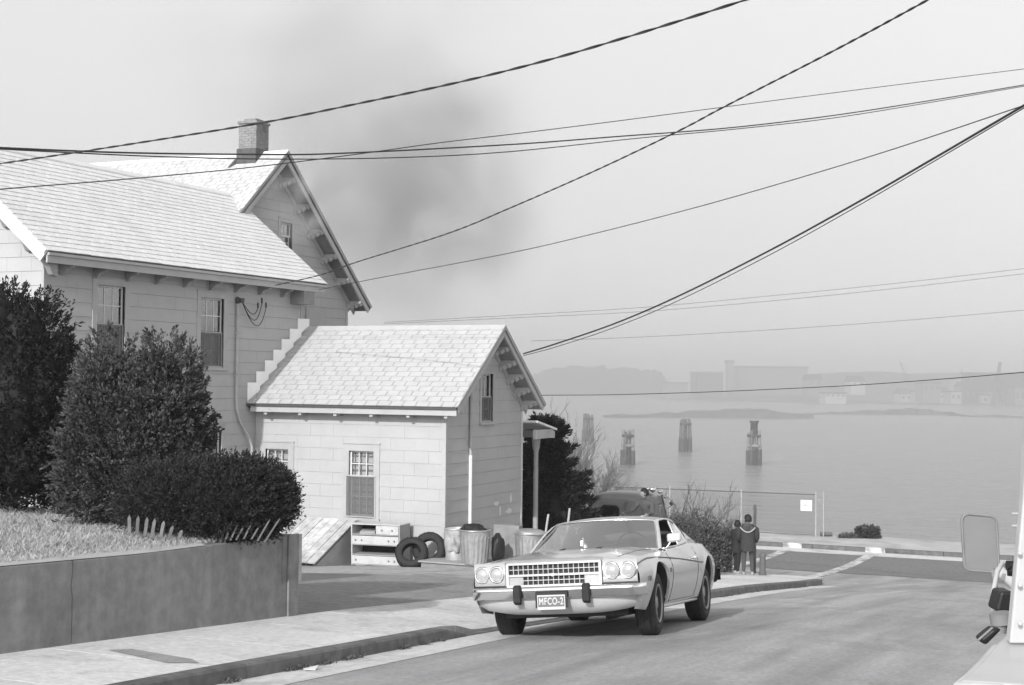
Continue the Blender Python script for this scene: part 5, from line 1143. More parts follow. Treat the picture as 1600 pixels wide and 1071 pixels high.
q = MB(); q.grid([[(-.78, 1.15, 1.70), (.78, 1.15, 1.70)], [(-.80, 1.5, .98), (.80, 1.5, .98)]], False); lb(q, 'windscreen', M['glass'], PK)
for (x, y, z, r_) in ((.60, 1.0, HT + .05, .09), (.80, 1.05, HT + .0, .065), (.46, .95, HT + .06, .07), (.92, 1.15, HT - .14, .05)):
    q = MB(); q.lathe([(.0001, -.10), (r_ * .7, -.08), (r_, 0), (r_ * .95, .03), (.0001, .05)], 14, (x, y, z), 'y'); q.tube([(x, y, z - r_), (x, y, HT - .03)], .018, 6); lb(q, 'roof_lamp', M['chrome'], PK)
q = MB(); q.tube([(.86, 1.35, 1.35), (1.0, 1.35, 1.45)], .014, 6); q.lathe([(.06, -.015), (.065, 0), (.06, .015)], 12, (1.0, 1.33, 1.5), 'y'); lb(q, 'door_mirror', M['chrome'], PK)
q = MB(); q.box((-.05, -.02, 1.22), (-.02, -.005, 1.28)); lb(q, 'cab_handle', M['chrome'], PK)
for sx in (-.72, .72):
    for yy in (1.7, -1.2):
        q = MB(); q.lathe([(.2, -.09), (.33, -.09), (.36, -.05), (.36, .05), (.33, .09), (.2, .09)], 24, (sx, yy, .36), 'x'); lb(q, 'wheel', M['rubber'], PK)
q = MB(); q.box((-.80, 1.55, .45), (.80, 2.6, 1.02)); lb(q, 'bonnet', M['truckdark'], PK, .08)
# motorcycle and rider, facing the camera
mx, my = -11.62, 33.2; MZ = YZ(mx, my) + .0; MUP = .16; MC = thing('motorcycle', 'chrome-laden motorcycle facing the camera behind the coupe roof', 'motorcycle', (mx, my, MZ), -.35); q = MB(); q.box((-.5, -1.1, -.02), (.5, 1.1, MUP - .004)); q.build('stand_board', M['board'], MC, world=False)
def ringw(y, r_, wd): 
    q = MB(); q.lathe([(r_ - .09, -wd), (r_ - .03, -wd * 1.1), (r_, -wd * .5), (r_, wd * .5), (r_ - .03, wd * 1.1), (r_ - .09, wd), (r_ - .09, -wd)], 28, (0, y, r_), 'x', cap=False); return q
fw_ = lb(ringw(-.70, .33, .05), 'front_wheel', M['rubber'], MC); q = MB(); q.lathe([(.235, -.02), (.24, .02)], 24, (0, -.70, .33), 'x', cap=False); 
for k in range(12):
    a = k * math.pi / 6; q.tube([(0, -.70, .33), (0, -.70 + .235 * math.cos(a), .33 + .235 * math.sin(a))], .004, 4)
lb(q, 'spokes', M['chrome'], fw_)
lb(ringw(.72, .33, .06), 'rear_wheel', M['rubber'], MC)
for sx in (-.10, .10): q = MB(); q.tube([(sx, -.70, .33), (sx, -.42, 1.05)], .024, 8); q.tube([(sx * 1.2, -.62, .55), (sx * 1.2, -.48, .9)], .034, 8); lb(q, 'fork', M['chrome'], MC)
q = MB(); q.tube([(-.40, -.18, 1.12), (-.30, -.30, 1.10), (-.1, -.42, 1.06), (.1, -.42, 1.06), (.30, -.30, 1.10), (.40, -.18, 1.12)], .014, 8); lb(q, 'handlebar', M['chrome'], MC)
for (sx, z, r_) in ((0, .98, .10), (-.20, 1.02, .075), (.20, 1.02, .075)): q = MB(); q.lathe([(.0001, -.035), (r_ * .9, -.02), (r_, 0), (r_ * .7, .08), (.0001, .12)], 18, (sx, -.52, z), 'y'); lb(q, 'headlight', M['chrome'], MC)
q = MB(); q.lathe([(.03, -.28), (.12, -.2), (.15, 0), (.12, .2), (.03, .26)], 14, (0, -.08, .86), 'y'); lb(q, 'tank', M['truckdark'], MC)
q = MB(); q.obox((0, .42, .80), (.14, 0, 0), (0, .30, 0), (0, 0, .05)); lb(q, 'seat', M['black'], MC, .03)
q = MB(); q.cbox((0, 0, .45), (.30, .40, .40)); q.tube([(.16, 0, .4), (.18, .8, .3)], .04, 8); lb(q, 'engine', M['chrome'], MC, .04)
q = MB(); q.grid([[(-.22, -.50, 1.08), (0, -.55, 1.08), (.22, -.50, 1.08)], [(-.20, -.40, 1.40), (0, -.44, 1.45), (.20, -.40, 1.40)]], True); lb(q, 'wind_shield', M['glass'], MC)
for ch_ in MC.children:
    if ch_.name.split('.')[0] != 'stand_board': ch_.location.z += MUP
RD = thing('person', 'dark-haired rider in a grey jacket sitting on the motorcycle', 'person', (mx, my, MZ + MUP), -.35)
J = [((0, .35, .90), (.14, .12)), ((0, .30, 1.10), (.14, .11)), ((0, .22, 1.34), (.17, .11)), ((0, .18, 1.46), .06), ((-.12, .25, .88), .09), ((-.22, -.08, .82), .07), ((-.22, .05, .38), .05), ((.12, .25, .88), .09), ((.22, -.08, .82), .07), ((.22, .05, .38), .05),
     ((-.21, .20, 1.36), .07), ((-.33, .05, 1.15), .055), ((-.36, -.18, 1.13), .04), ((.21, .20, 1.36), .07), ((.33, .05, 1.15), .055), ((.36, -.18, 1.13), .04)]
skin_body('body', J, [(0, 1), (1, 2), (2, 3), (0, 4), (4, 5), (5, 6), (0, 7), (7, 8), (8, 9), (2, 10), (10, 11), (11, 12), (2, 13), (13, 14), (14, 15)], M['rider'], RD)
head(RD, (0, .14, 1.60), .105, math.pi - .6)
for sg in (1, -1): skin_body('hand', [((sg * .36, -.18, 1.13), .03), ((sg * .37, -.22, 1.14), .03), ((sg * .35, -.25, 1.12), .012), ((sg * .38, -.25, 1.12), .012), ((sg * .40, -.24, 1.12), .012), ((sg * .33, -.22, 1.15), .012)], [(0, 1), (1, 2), (1, 3), (1, 4), (1, 5)], M['skin'], RD, 1)

# ================================================================== WHITE TRUCK AT THE RIGHT EDGE
TR = thing('white_truck', 'white working truck at the right edge with a big side mirror', 'truck', (.5, 6.0, road_z(.5, 6)))
def wb(mb, name, m_, bevel=0, parent=None): return mb.build(name, m_, parent or TR, bevel=bevel)
a0 = at(1578, 1006, 4.5); a1 = at(1599, 780, 4.5); a2 = at(1606, 640, 4.5); q = MB(); q.prism([a0, a0 + RT * .16, a2 + RT * .11, a2, a1], FW * .04); ps = wb(q, 'side_post', M['enginewhite'], .006)
for py in (865, 915, 975): c = at(1594, py, 4.48); q = MB(); q.lathe([(.008, .0), (.006, -.006), (.0001, -.008)], 8, tuple(c), 'y'); wb(q, 'rivet', M['enginewhite'], 0, ps)
# rear shelf / wing with a rolled lip
zl = a0.z - .005
def shelf_pt(px, py): return onZ(px, py, zl)
P_ = [shelf_pt(*p) for p in ((1496, 1064), (1513, 1052), (1535, 1030), (1556, 1006), (1570, 992), (1600, 992), (1660, 1006), (1660, 1075), (1568, 1068))]
q = MB(); q.prism(P_, (0, 0, -.045)); wb(q, 'rear_wing', M['enginewhite'], .012)
q = MB(); q.tube([p + Vector((0, 0, -.02)) for p in (P_[8], P_[0], P_[1], P_[2], P_[3])], .018, 8); wb(q, 'wing_lip', M['enginewhite'])
q = MB(); cb0 = at(1620, 1040, 4.9); q.box((cb0.x + .05, 4.9, -1.65), (cb0.x + 1.9, 9.2, zl - .05)); wb(q, 'lower_body', M['enginegrey'], .02)
q = MB(); q.box((.02, 4.75, zl), (1.75, 9.2, 1.0)); wb(q, 'upper_body', M['enginewhite'], .03) 
q = MB(); dk0 = at(1590, 1062, 4.55); q.obox(dk0, RT * .05, FW * .04, UP * .05); wb(q, 'dark_block', M['black'], .01)  # black block filling the space below the wing shelf
for yy in (6.2, 9.0):
    q = MB(); q.lathe([(.22, -.11), (.38, -.11), (.42, -.06), (.42, .06), (.38, .11), (.22, .11)], 26, (.35, yy, road_z(.3, yy) + .42), 'x'); wb(q, 'wheel', M['rubber'])
# mirror
q = MB(); mc = at(1532, 849, 7.2); hw_, hh = .088, .142; pts = []
for (sx, sy) in ((1, 1), (-1, 1), (-1, -1), (1, -1)):
    a_ = {(1, 1): 0, (-1, 1): 90, (-1, -1): 180, (1, -1): 270}[(sx, sy)]
    for k in range(6): a = math.radians(a_ + k * 18); pts.append(mc + RT * (sx * (hw_ - .035) + .035 * math.cos(a) - sy * .006) + UP * (sy * (hh - .035) + .035 * math.sin(a) - sx * .005))
q.prism(pts, FW * .035); mr = wb(q, 'mirror', M['enginegrey'], .008)
q = MB(); q.tube([p + FW * .0 for p in pts + pts[:1]], .006, 6); wb(q, 'mirror_rim', M['board'], 0, mr)
q = MB(); b0 = mc - UP * (hh + .005) + RT * .06; q.tube([b0 + UP * .02, b0 - UP * .04 + RT * .01, at(1556, 925, 7.0), at(1585, 990, 6.9), at(1640, 1010, 6.9)], .012, 8); wb(q, 'mirror_arm', M['board'], 0, mr)
q = MB(); q.tube([at(1562, 893, 6.9), at(1600, 925, 6.7)], .03, 8); wb(q, 'grab_rail', M['enginewhite'])
# kit hung on the side
q = MB(); q.prism([at(1556, 955, 6.2), at(1564, 925, 6.2), at(1584, 925, 6.2), at(1590, 950, 6.2), at(1572, 962, 6.2)], FW * .12); wb(q, 'black_box', M['black'], .012)
q = MB(); q.tube([at(1562, 958, 6.1), at(1565, 975, 6.1)], .045, 12); q.tube([at(1563, 975, 6.1), at(1561, 988, 6.1)], .03, 12); wb(q, 'grey_canister', M['enginegrey'])
q = MB(); q.prism([at(1530, 1000, 5.7), at(1552, 982, 5.7), at(1567, 984, 5.7), at(1541, 1010, 5.7)], FW * .07); wb(q, 'black_lamp_head', M['black'], .012)
q = MB(); q.tube([at(1528, 1001, 5.7), at(1551, 981, 5.7)], .005, 8); wb(q, 'lamp_edge', M['board'])
q = MB(); q.tube([at(1555, 980, 6.4), at(1551, 930, 6.5), at(1558, 895, 6.6), at(1566, 880, 6.7)], .011, 8); wb(q, 'white_hose', M['enginewhite'])
q = MB(); q.tube([at(1573, 884, 6.3), at(1600, 884, 6.3)], .022, 10); q.lathe([(.0001, 0), (.02, .0), (.022, .05), (.0001, .055)], 10, tuple(at(1581, 900, 6.3)), 'z'); wb(q, 'black_handle', M['black'])
for py in (803, 822): q = MB(); q.tube([at(1581, py, 6.0), at(1606, py, 6.0)], .006, 6); wb(q, 'white_bracket', M['enginewhite'])

# ================================================================== PLANTS
def fol(name, m_, parent, pts, nrm, size, aspect, rs_, upbias=.3, jit=.6):
    n = len(pts); d = nrm + rs_.randn(n, 3) * jit; d[:, 2] += upbias; d /= np.linalg.norm(d, axis=1)[:, None]
    s = np.cross(d, rs_.randn(n, 3)); s /= np.linalg.norm(s, axis=1)[:, None]
    L_ = (size * (.6 + .8 * rs_.rand(n)))[:, None]; Wd = L_ * aspect
    V = np.zeros((n, 4, 3)); V[:, 0] = pts - s * Wd * .35; V[:, 1] = pts + d * L_ * .45 - s * Wd * .9 * -1 * -1; V[:, 1] = pts + d * L_ * .5 + s * Wd; V[:, 2] = pts + d * L_; V[:, 3] = pts + d * L_ * .45 - s * Wd
    return tri_cloud(name, V, None, m_, parent)
def lobed(rs_, n, c, rad, lumps, shell=(.72, 1.02), flat=0.0, lowcut=-1.0, amp=.18, pow_=1.0):
    """points and normals on a lumpy ellipsoid volume"""
    dirs = rs_.randn(n * 2, 3); dirs /= np.linalg.norm(dirs, axis=1)[:, None]; dirs = dirs[dirs[:, 2] > lowcut][:n]; n = len(dirs)
    r = np.ones(n); ph = rs_.rand(lumps, 3) * 2 - 1; ph /= np.linalg.norm(ph, axis=1)[:, None]
    best = (dirs @ ph.T).max(1); kk = 2.0 / math.sqrt(lumps); r = 1 - amp + amp * 1.35 * np.exp(-((1 - best) / (kk * kk * .45)) ** 1.0)
    dep = shell[0] + (shell[1] - shell[0]) * rs_.rand(n) ** .6
    p = dirs * (r * dep)[:, None] * np.array(rad) + np.array(c); nn = dirs / np.array(rad); nn /= np.linalg.norm(nn, axis=1)[:, None]
    return p, nn
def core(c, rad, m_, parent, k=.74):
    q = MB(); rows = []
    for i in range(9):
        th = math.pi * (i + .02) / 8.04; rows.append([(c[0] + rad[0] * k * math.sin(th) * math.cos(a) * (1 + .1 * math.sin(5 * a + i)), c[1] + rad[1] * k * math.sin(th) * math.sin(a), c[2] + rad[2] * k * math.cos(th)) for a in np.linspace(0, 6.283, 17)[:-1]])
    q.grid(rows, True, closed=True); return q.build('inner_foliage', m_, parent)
def base_at(px, D, off=0.0):
    p = at(px, 600, D); return Vector((p.x, p.y, 0))
Rv = np.array([math.cos(YAW), math.sin(YAW), 0]); Fv = np.array([-math.sin(YAW), math.cos(YAW), 0])
def rotate_pts(p, n, c):     # from local (right, forward, up) to world about c
    q = p[:, :1] * Rv + p[:, 1:2] * Fv + p[:, 2:] * np.array([0, 0, 1.]); m_ = n[:, :1] * Rv + n[:, 1:2] * Fv + n[:, 2:] * np.array([0, 0, 1.]); return q + np.array(c), m_
def sprays(rs_, base, nrm, L_, m, spread=.35, droop=0.0):
    """tufts: m leaflets strung along a short outward shoot from every base point"""
    n = len(base); d = nrm + rs_.randn(n, 3) * .35; d[:, 2] += .45; d /= np.linalg.norm(d, axis=1)[:, None]; Ls = L_ * (.45 + .9 * rs_.rand(n))
    t_ = rs_.rand(n, m) ** .8; P_ = base[:, None, :] + d[:, None, :] * (t_ * Ls[:, None])[:, :, None] + rs_.randn(n, m, 3) * (Ls[:, None] * .16 * (1.1 - t_))[:, :, None]
    D_ = np.repeat(d[:, None, :], m, 1) + rs_.randn(n, m, 3) * spread; return P_.reshape(-1, 3), D_.reshape(-1, 3)
def shrub(name, label, cat, px, D, ztop, zbot, lobes, m_, n, size, aspect, seed, amp=.2, upb=.3, jit=.6, lumps=60, trunk=True, tuft=.25, m=24):
    """lobes: (right offset, forward offset, z0, z1, half width, half depth)"""
    rs_ = np.random.RandomState(seed); c = base_at(px, D); t_ = thing(name, label, cat, (c.x, c.y, zbot))
    tot = sum(l[4] * (l[3] - l[2]) for l in lobes); P_, N_ = [], []
    for l in lobes:
        k = int(n * l[4] * (l[3] - l[2]) / tot); p, nn = lobed(rs_, k, (l[0], l[1], (l[2] + l[3]) / 2), (l[4], l[5], (l[3] - l[2]) / 2), lumps, amp=amp); p, nn = rotate_pts(p, nn, (c.x, c.y, 0)); P_.append(p); N_.append(nn)
    p = np.concatenate(P_); nn = np.concatenate(N_); k = p[:, 2] > zbot + .03; p, nn = p[k], nn[k]
    p, nn = sprays(rs_, p[::m], nn[::m], tuft, m)
    fol('crown', m_, t_, p, nn, size, aspect, rs_, .1, .25)
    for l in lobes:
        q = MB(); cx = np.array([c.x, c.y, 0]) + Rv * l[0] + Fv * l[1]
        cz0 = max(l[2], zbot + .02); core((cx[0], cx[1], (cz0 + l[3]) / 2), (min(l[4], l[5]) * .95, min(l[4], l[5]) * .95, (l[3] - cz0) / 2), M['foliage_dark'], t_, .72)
    if trunk:
        q = MB(); q.tube([(c.x, c.y, zbot - .1), (c.x + .05, c.y, (zbot + ztop) / 2), (c.x, c.y, ztop - .3)], [.09, .06, .02], 8); q.build('trunk', M['bark'], t_)
    return t_
lz = lambda px, D: lawn_z(base_at(px, D).x, base_at(px, D).y)
zb = lz(30, 17.3)
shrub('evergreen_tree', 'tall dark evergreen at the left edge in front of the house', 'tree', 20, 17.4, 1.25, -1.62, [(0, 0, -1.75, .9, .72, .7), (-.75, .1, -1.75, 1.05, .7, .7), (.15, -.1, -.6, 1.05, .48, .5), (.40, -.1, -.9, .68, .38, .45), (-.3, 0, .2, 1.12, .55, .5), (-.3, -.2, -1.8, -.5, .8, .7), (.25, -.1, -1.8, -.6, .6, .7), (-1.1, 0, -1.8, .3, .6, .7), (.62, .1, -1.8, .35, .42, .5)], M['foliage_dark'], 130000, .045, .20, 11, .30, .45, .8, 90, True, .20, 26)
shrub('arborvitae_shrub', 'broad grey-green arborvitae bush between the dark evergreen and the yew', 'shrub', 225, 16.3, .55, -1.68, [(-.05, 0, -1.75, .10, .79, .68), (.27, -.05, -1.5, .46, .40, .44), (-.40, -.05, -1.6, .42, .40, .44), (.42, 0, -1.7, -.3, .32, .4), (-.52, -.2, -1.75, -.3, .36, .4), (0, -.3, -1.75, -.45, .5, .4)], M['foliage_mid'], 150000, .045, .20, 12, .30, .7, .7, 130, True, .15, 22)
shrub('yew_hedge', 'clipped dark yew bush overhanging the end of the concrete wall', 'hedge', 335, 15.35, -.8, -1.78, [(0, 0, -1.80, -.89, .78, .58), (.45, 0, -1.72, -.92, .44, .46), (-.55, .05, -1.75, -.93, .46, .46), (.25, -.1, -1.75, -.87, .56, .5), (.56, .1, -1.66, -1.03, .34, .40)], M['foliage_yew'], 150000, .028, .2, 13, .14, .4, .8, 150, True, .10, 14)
# conifer by the porch
rs_ = np.random.RandomState(21); pc = onY(872, 830, 34.3); c = Vector((pc.x, pc.y, YZ(pc.x, pc.y))); CT = thing('conifer_tree', 'dark ragged conifer beside the back porch of the wing', 'tree', tuple(c))
q = MB(); q.tube([c + Vector((0, 0, -.1)), c + Vector((-.25, 0, 1.8)), c + Vector((-.45, 0, 3.6))], [.12, .08, .015], 8); q.build('trunk', M['bark'], CT)
P_, N_ = [], []
for i in range(300):
    f = rs_.rand() ** .9; h = .1 + 3.55 * f; a = rs_.rand() * 6.283; L_ = (1.25 * (1 - f) ** .7 + .26) * rs_.uniform(.7, 1.15); o_ = np.array([c.x - .12 * h, c.y, c.z + h]); d = Rv * math.cos(a) + Fv * math.sin(a) + np.array([0, 0, rs_.uniform(.05, .5)]); k = int(150 * L_ + 40)
    tt = rs_.rand(k) ** .7; pp = o_ + d * (tt * L_)[:, None] + rs_.randn(k, 3) * (.10 * (1.15 - tt))[:, None]; P_.append(pp); N_.append(np.tile(d, (k, 1)))
for (dx, dz, L_, el) in ((.30, 2.95, .62, .75), (.15, 2.6, .5, .6), (-.5, 3.2, .5, .9), (.0, 3.3, .45, .35)):   # stray upper boughs
    o_ = np.array([c.x - .4, c.y, c.z + dz]); d = Rv * (1 if dx > 0 else -.6) + np.array([0, 0, el]); k = 160; tt = rs_.rand(k); P_.append(o_ + d * (tt * L_)[:, None] + rs_.randn(k, 3) * (.05)); N_.append(np.tile(d, (k, 1)))
fol('crown', M['foliage_dark'], CT, np.concatenate(P_), np.concatenate(N_), .12, .16, rs_, .1, .45)
core((c.x - .12, c.y, c.z + 1.0), (1.05, .9, 1.4), M['foliage_dark'], CT, .8)
# bare fan-shaped tree behind it
def bare_tree(name, label, base, H, spread, m_, seed, levels=5, lean=(0, 0), r0=.06, nb=7):
    rr_ = random.Random(seed); t_ = thing(name, label, 'tree', tuple(base)); q = MB(); tw = MB()
    def br(p, d, L_, r_, lv):
        pts = [p]; dd = Vector(d)
        for i in range(4): dd = (dd + Vector((rr_.uniform(-.12, .12), rr_.uniform(-.12, .12), rr_.uniform(0, .08)))).normalized(); pts.append(pts[-1] + dd * L_ / 4)
        (q if lv < 2 else tw).tube(pts, [r_ * (1 - .16 * i) for i in range(5)], 5 if lv < 2 else 3, cap=False)
        if lv >= levels - 1: return
        for k in range(rr_.choice((3, 3, 4))):
            f = rr_.uniform(.3, 1.0); i = min(int(f * 4), 3); pp = pts[i].lerp(pts[i + 1], f * 4 - i); nd = (dd + Vector((rr_.uniform(-.75, .75), rr_.uniform(-.75, .75), rr_.uniform(-.25, .5)))).normalized(); br(pp, nd, L_ * rr_.uniform(.5, .72), max(r_ * .6, .0065), lv + 1)
    for k in range(nb):
        a = -.9 + 1.9 * k / (nb - 1); d = Vector(tuple(Rv * math.sin(a) * spread + Fv * rr_.uniform(-.4, .4) + np.array([0, 0, math.cos(a) + .1]))).normalized(); br(Vector(base) + Vector((rr_.uniform(-.1, .1), rr_.uniform(-.1, .1), 0)), d, H * rr_.uniform(.40, .52), r0, 0)
    q.build('trunk', m_, t_); tw.build('twigs', m_, t_); return t_
pb_ = onY(884, 800, 40.0); bare_tree('bare_tree', 'leafless fan-shaped tree behind the dark conifer', (pb_.x, pb_.y, g(40)), 3.9, .95, M['twig'], 5, 5, r0=.04, nb=22)
# brush thicket on the corner
rs_ = np.random.RandomState(31); BT = None
bt = bare_tree('brush_thicket', 'tangled dry brush thicket between the coupe and the standing people', (-10.05, 32.4, g(32.4) + .1), 2.3, .95, M['bark'], 9, 4, r0=.03, nb=10); bt['category'] = 'bush'
p, nn = lobed(rs_, 15000, (-10.05, 32.4, g(32.4) + .75), (.95, .85, .85), 40, (.35, 1.0), amp=.3); fol('dead_leaves', M['brush'], bt, p, nn, .05, .25, rs_, .2, .9)
p, nn = lobed(rs_, 9000, (-9.55, 32.55, g(32.4) + .55), (.60, .55, .75), 30, (.3, 1.0), amp=.3); fol('dead_leaves', M['brush'], bt, p, nn, .05, .25, rs_, .2, .9)
p, nn = lobed(rs_, 7000, (-10.55, 32.4, g(32.4) + .65), (.65, .55, .70), 30, (.3, 1.0), amp=.3); fol('dead_leaves', M['foliage_mid'], bt, p, nn, .05, .25, rs_, .2, .9)
core((-10.1, 32.6, g(32.4) + .5), (1.1, .6, .8), M['brush'], bt, .75)
q = MB(); q.box((-9.35, 32.85, g(32.8)), (-9.23, 32.97, g(32.8) + 1.35)); o = q.build('fence_post', M['board'], bevel=.01); tag(o, 'weathered square wooden post at the right side of the brush', 'post')
# little bush and timber on the verge
rs_ = np.random.RandomState(41); pv = onZ(1356, 842, -5.18); sb = thing('verge_bush', 'small dark bush alone on the verge by the water', 'bush', tuple(pv)); p, nn = lobed(rs_, 3600, (pv.x, pv.y, pv.z + .16), (.52, .3, .28), 16, (.3, 1.0), amp=.3); k = p[:, 2] > pv.z; fol('crown', M['foliage_mid'], sb, p[k], nn[k], .07, .4, rs_, .2, .8)
p, nn = lobed(rs_, 700, (pv.x - .6, pv.y - .2, pv.z + .05), (.45, .2, .12), 8, (.3, 1.0), amp=.3); k = p[:, 2] > pv.z; fol('low_spray', M['brush'], sb, p[k], nn[k], .06, .4, rs_, .2, .8)
pv = onZ(1291, 838, -5.18); q = MB(); q.tube([(pv.x - .18, pv.y - .08, pv.z + .07), (pv.x + .18, pv.y + .08, pv.z + .07)], .07, 10); o = q.build('timber_log', M['pile']); tag(o, 'short dark timber lying on the verge right of the sign', 'log')
pv = onZ(1316, 837, -5.18); q = MB(); q.tube([(pv.x - .10, pv.y - .08, pv.z + .04), (pv.x + .10, pv.y + .08, pv.z + .04)], .035, 8); o = q.build('timber_scrap', M['board']); tag(o, 'small grey timber scrap between the log and the verge bush', 'log')

# ================================================================== FENCE AND WIRES
CF = thing('chain_link_fence', 'chain-link fence along the verge with a white sign at its end', 'fence', (-16, 48.0, -5.2))
x0, x1, yf, zt, zb = -26.0, -10.56, 48.0, -3.79, -5.2
q = MB(); q.tube([(x0, yf, zt - .06), (x1, yf, zt)], .02, 6); q.build('top_rail', M['steel'], CF)
q = MB(); q.tube([(x0, yf, zb + .05), (x1, yf, zb + .05)], .012, 6); q.build('bottom_wire', M['steel'], CF)
for x in np.linspace(x0, x1, 7): q = MB(); q.tube([(x, yf, zb - .1), (x, yf, zt + .06)], .032, 8); q.lathe([(.038, 0), (.03, .03), (.0001, .045)], 8, (x, yf, zt + .06)); q.build('post', M['fencepost'], CF)
q = MB(); q.tube([(x1 + .26, yf, zb - .1), (x1 + .26, yf, zt + .12)], .025, 8); q.tube([(x1, yf, zt - .17), (x1 + .26, yf, zt - .17)], .014, 6); q.build('gate_post', M['fencepost'], CF)
q = MB(); H_ = zt - zb - .06; s = .11; x = x0 - H_
while x < x1:
    for a, b_ in (((x, zb), (x + H_, zb + H_)), ((x + H_, zb), (x, zb + H_))):
        (xa, za), (xb, zb_) = a, b_
        if xa > xb: xa, za, xb, zb_ = xb, zb_, xa, za
        t0 = max(0, (x0 - xa) / (xb - xa)); t1 = min(1, (x1 - xa) / (xb - xa))
        if t1 > t0: q.tube([(xa + (xb - xa) * t0, yf, za + (zb_ - za) * t0), (xa + (xb - xa) * t1, yf, za + (zb_ - za) * t1)], .0028, 3, cap=False)
    x += s
o = q.build('chain_link', M['steel'], CF, fix=False); o['kind'] = 'stuff'
sg_ = thing('fence_sign', 'small square white notice hanging on the fence end', 'sign', (-10.86, 47.9, -4.4)); q = MB(); q.box((-11.06, 47.93, -4.34), (-10.68, 47.95, -3.98)); q.build('sign_board', M['signwhite'], sg_)
q = MB()
for i, (a, b_) in enumerate(((-10.97, -10.84), (-10.98, -10.80), (-10.95, -10.86))): q.box((a, 47.926, -4.13 - .05 * i), (b_, 47.929, -4.105 - .05 * i))
q.build('faded_print', M['fargrey'], sg_)

def wire(name, label, pts, r, m_, twist=0, n=60, seg=6):
    """pts: (px, py, depth) joined by a smooth curve through 3-D points"""
    P_ = [at(a, b_, d) for a, b_, d in pts]; out = []
    ts = np.linspace(0, len(P_) - 1, n)
    A = np.array([list(p) for p in P_]); k = np.arange(len(P_))
    # Catmull-Rom through the points
    def cr(t_):
        i = min(int(t_), len(P_) - 2); f = t_ - i; p0 = A[max(i - 1, 0)]; p1 = A[i]; p2 = A[i + 1]; p3 = A[min(i + 2, len(P_) - 1)]
        if i == 0: p0 = 2 * p1 - p2
        if i == len(P_) - 2: p3 = 2 * p2 - p1
        return Vector(.5 * ((2 * p1) + (-p0 + p2) * f + (2 * p0 - 5 * p1 + 4 * p2 - p3) * f * f + (-p0 + 3 * p1 - 3 * p2 + p3) * f ** 3))
    path = [cr(t_) for t_ in ts]; q = MB()
    if not twist: q.tube(path, r, seg); o = q.build(name, m_, fix=False); return tag(o, label, 'wire', 'overhead wires')
    t_ = thing(name, label, 'wire', tuple(path[0]), 0, 'overhead wires'); s = 0.0; ph = [0.0]
    for i in range(1, len(path)): s += (path[i] - path[i - 1]).length; ph.append(s / twist * 2 * math.pi)
    for k_ in range(2):
        pp = []
        for i, p in enumerate(path):
            d = (path[min(i + 1, len(path) - 1)] - path[max(i - 1, 0)]).normalized(); a = d.cross(Vector((0, 0, 1))).normalized(); b_ = d.cross(a); th = ph[i] + k_ * math.pi; pp.append(p + (a * math.cos(th) + b_ * math.sin(th)) * r * .9)
        q = MB(); q.tube(pp, r, 6); q.build('strand', m_, t_, fix=False)
    return t_
wire('overhead_wire', 'thick twisted cable from upper left edge rising over the chimney', [(-60, 263, 14.4), (0, 256, 14), (200, 226, 12.8), (410, 192, 11.7), (560, 162, 11), (720, 128, 10.2), (860, 93, 9.6), (1000, 52, 9), (1165, 0, 8.3), (1300, -45, 7.8)], 0.0052, M['cable'], .46, 420)
wire('overhead_wire', 'twisted service cable running from the main eave up to the top right', [(430, 446, 31.2), (500, 430, 30), (560, 409, 28.8), (700, 365, 26.2), (800, 324, 24.4), (930, 267, 22), (1060, 205, 19.8), (1130, 168, 18.6), (1300, 81, 16), (1450, 0, 13.8), (1560, -60, 12)], .0075, M['cable'], .55, 420)
wire('overhead_wire', 'dark pair of wires sagging past the roof peak to the right edge, upper strand', [(-60, 226, 12.6), (0, 231, 12.9), (200, 239, 13.9), (400, 241.5, 15), (530, 240, 15.8), (800, 226, 17.6), (960, 214, 18.8), (1140, 200, 20.2), (1300, 181, 21.4), (1450, 158, 22.6), (1600, 133, 23.8), (1680, 119, 24.4)], .0095, M['cable'], 0, 90)
wire('overhead_wire', 'thin lower strand of the pair sagging past the roof peak', [(-60, 226, 12.7), (0, 233, 13), (250, 245, 14.3), (450, 249, 15.4), (640, 246, 16.6), (800, 237, 17.7), (1000, 216, 19.2), (1150, 202, 20.4), (1300, 185, 21.5), (1450, 161, 22.7), (1600, 135, 23.9), (1680, 121, 24.5)], .007, M['cable'], 0, 90)
wire('overhead_wire', 'thin wire crossing the main roof and chimney gable, uppermost at right', [(-60, 302, 12), (0, 296, 12.4), (200, 280, 13.5), (390, 262, 14.6), (560, 241, 15.7), (690, 223, 16.6), (800, 210, 17.4), (960, 190, 18.6), (1220, 156, 20.6), (1400, 133, 22), (1600, 108, 23.6), (1680, 97, 24.2)], .006, M['cable'], 0, 80)
wire('overhead_wire', 'single thin wire from the main eave end rising straight to the right edge', [(498, 453, 32.2), (600, 433, 31), (800, 395, 28.8), (950, 360, 27), (1100, 321, 25), (1250, 278, 23), (1400, 232, 21), (1600, 165, 18.5), (1700, 130, 17.3)], .008, M['cable'], 0, 70)
wire('overhead_wire', 'heavy black service cable from the wing gable sweeping up to the right edge', [(818, 553, 32.8), (870, 537, 32), (960, 506, 30.4), (1060, 463, 28.5), (1200, 393, 25.8), (1330, 322, 23.4), (1450, 253, 21.2), (1600, 165, 18.7), (1700, 105, 17)], .017, M['cable'], 0, 80)
wire('overhead_wire', 'thin line lashed just below the heavy black service cable', [(818, 556, 32.8), (870, 542, 32), (960, 512, 30.4), (1060, 470, 28.5), (1200, 400, 25.8), (1330, 328, 23.4), (1450, 258, 21.2), (1600, 169, 18.7), (1700, 109, 17)], .008, M['cable'], 0, 80)
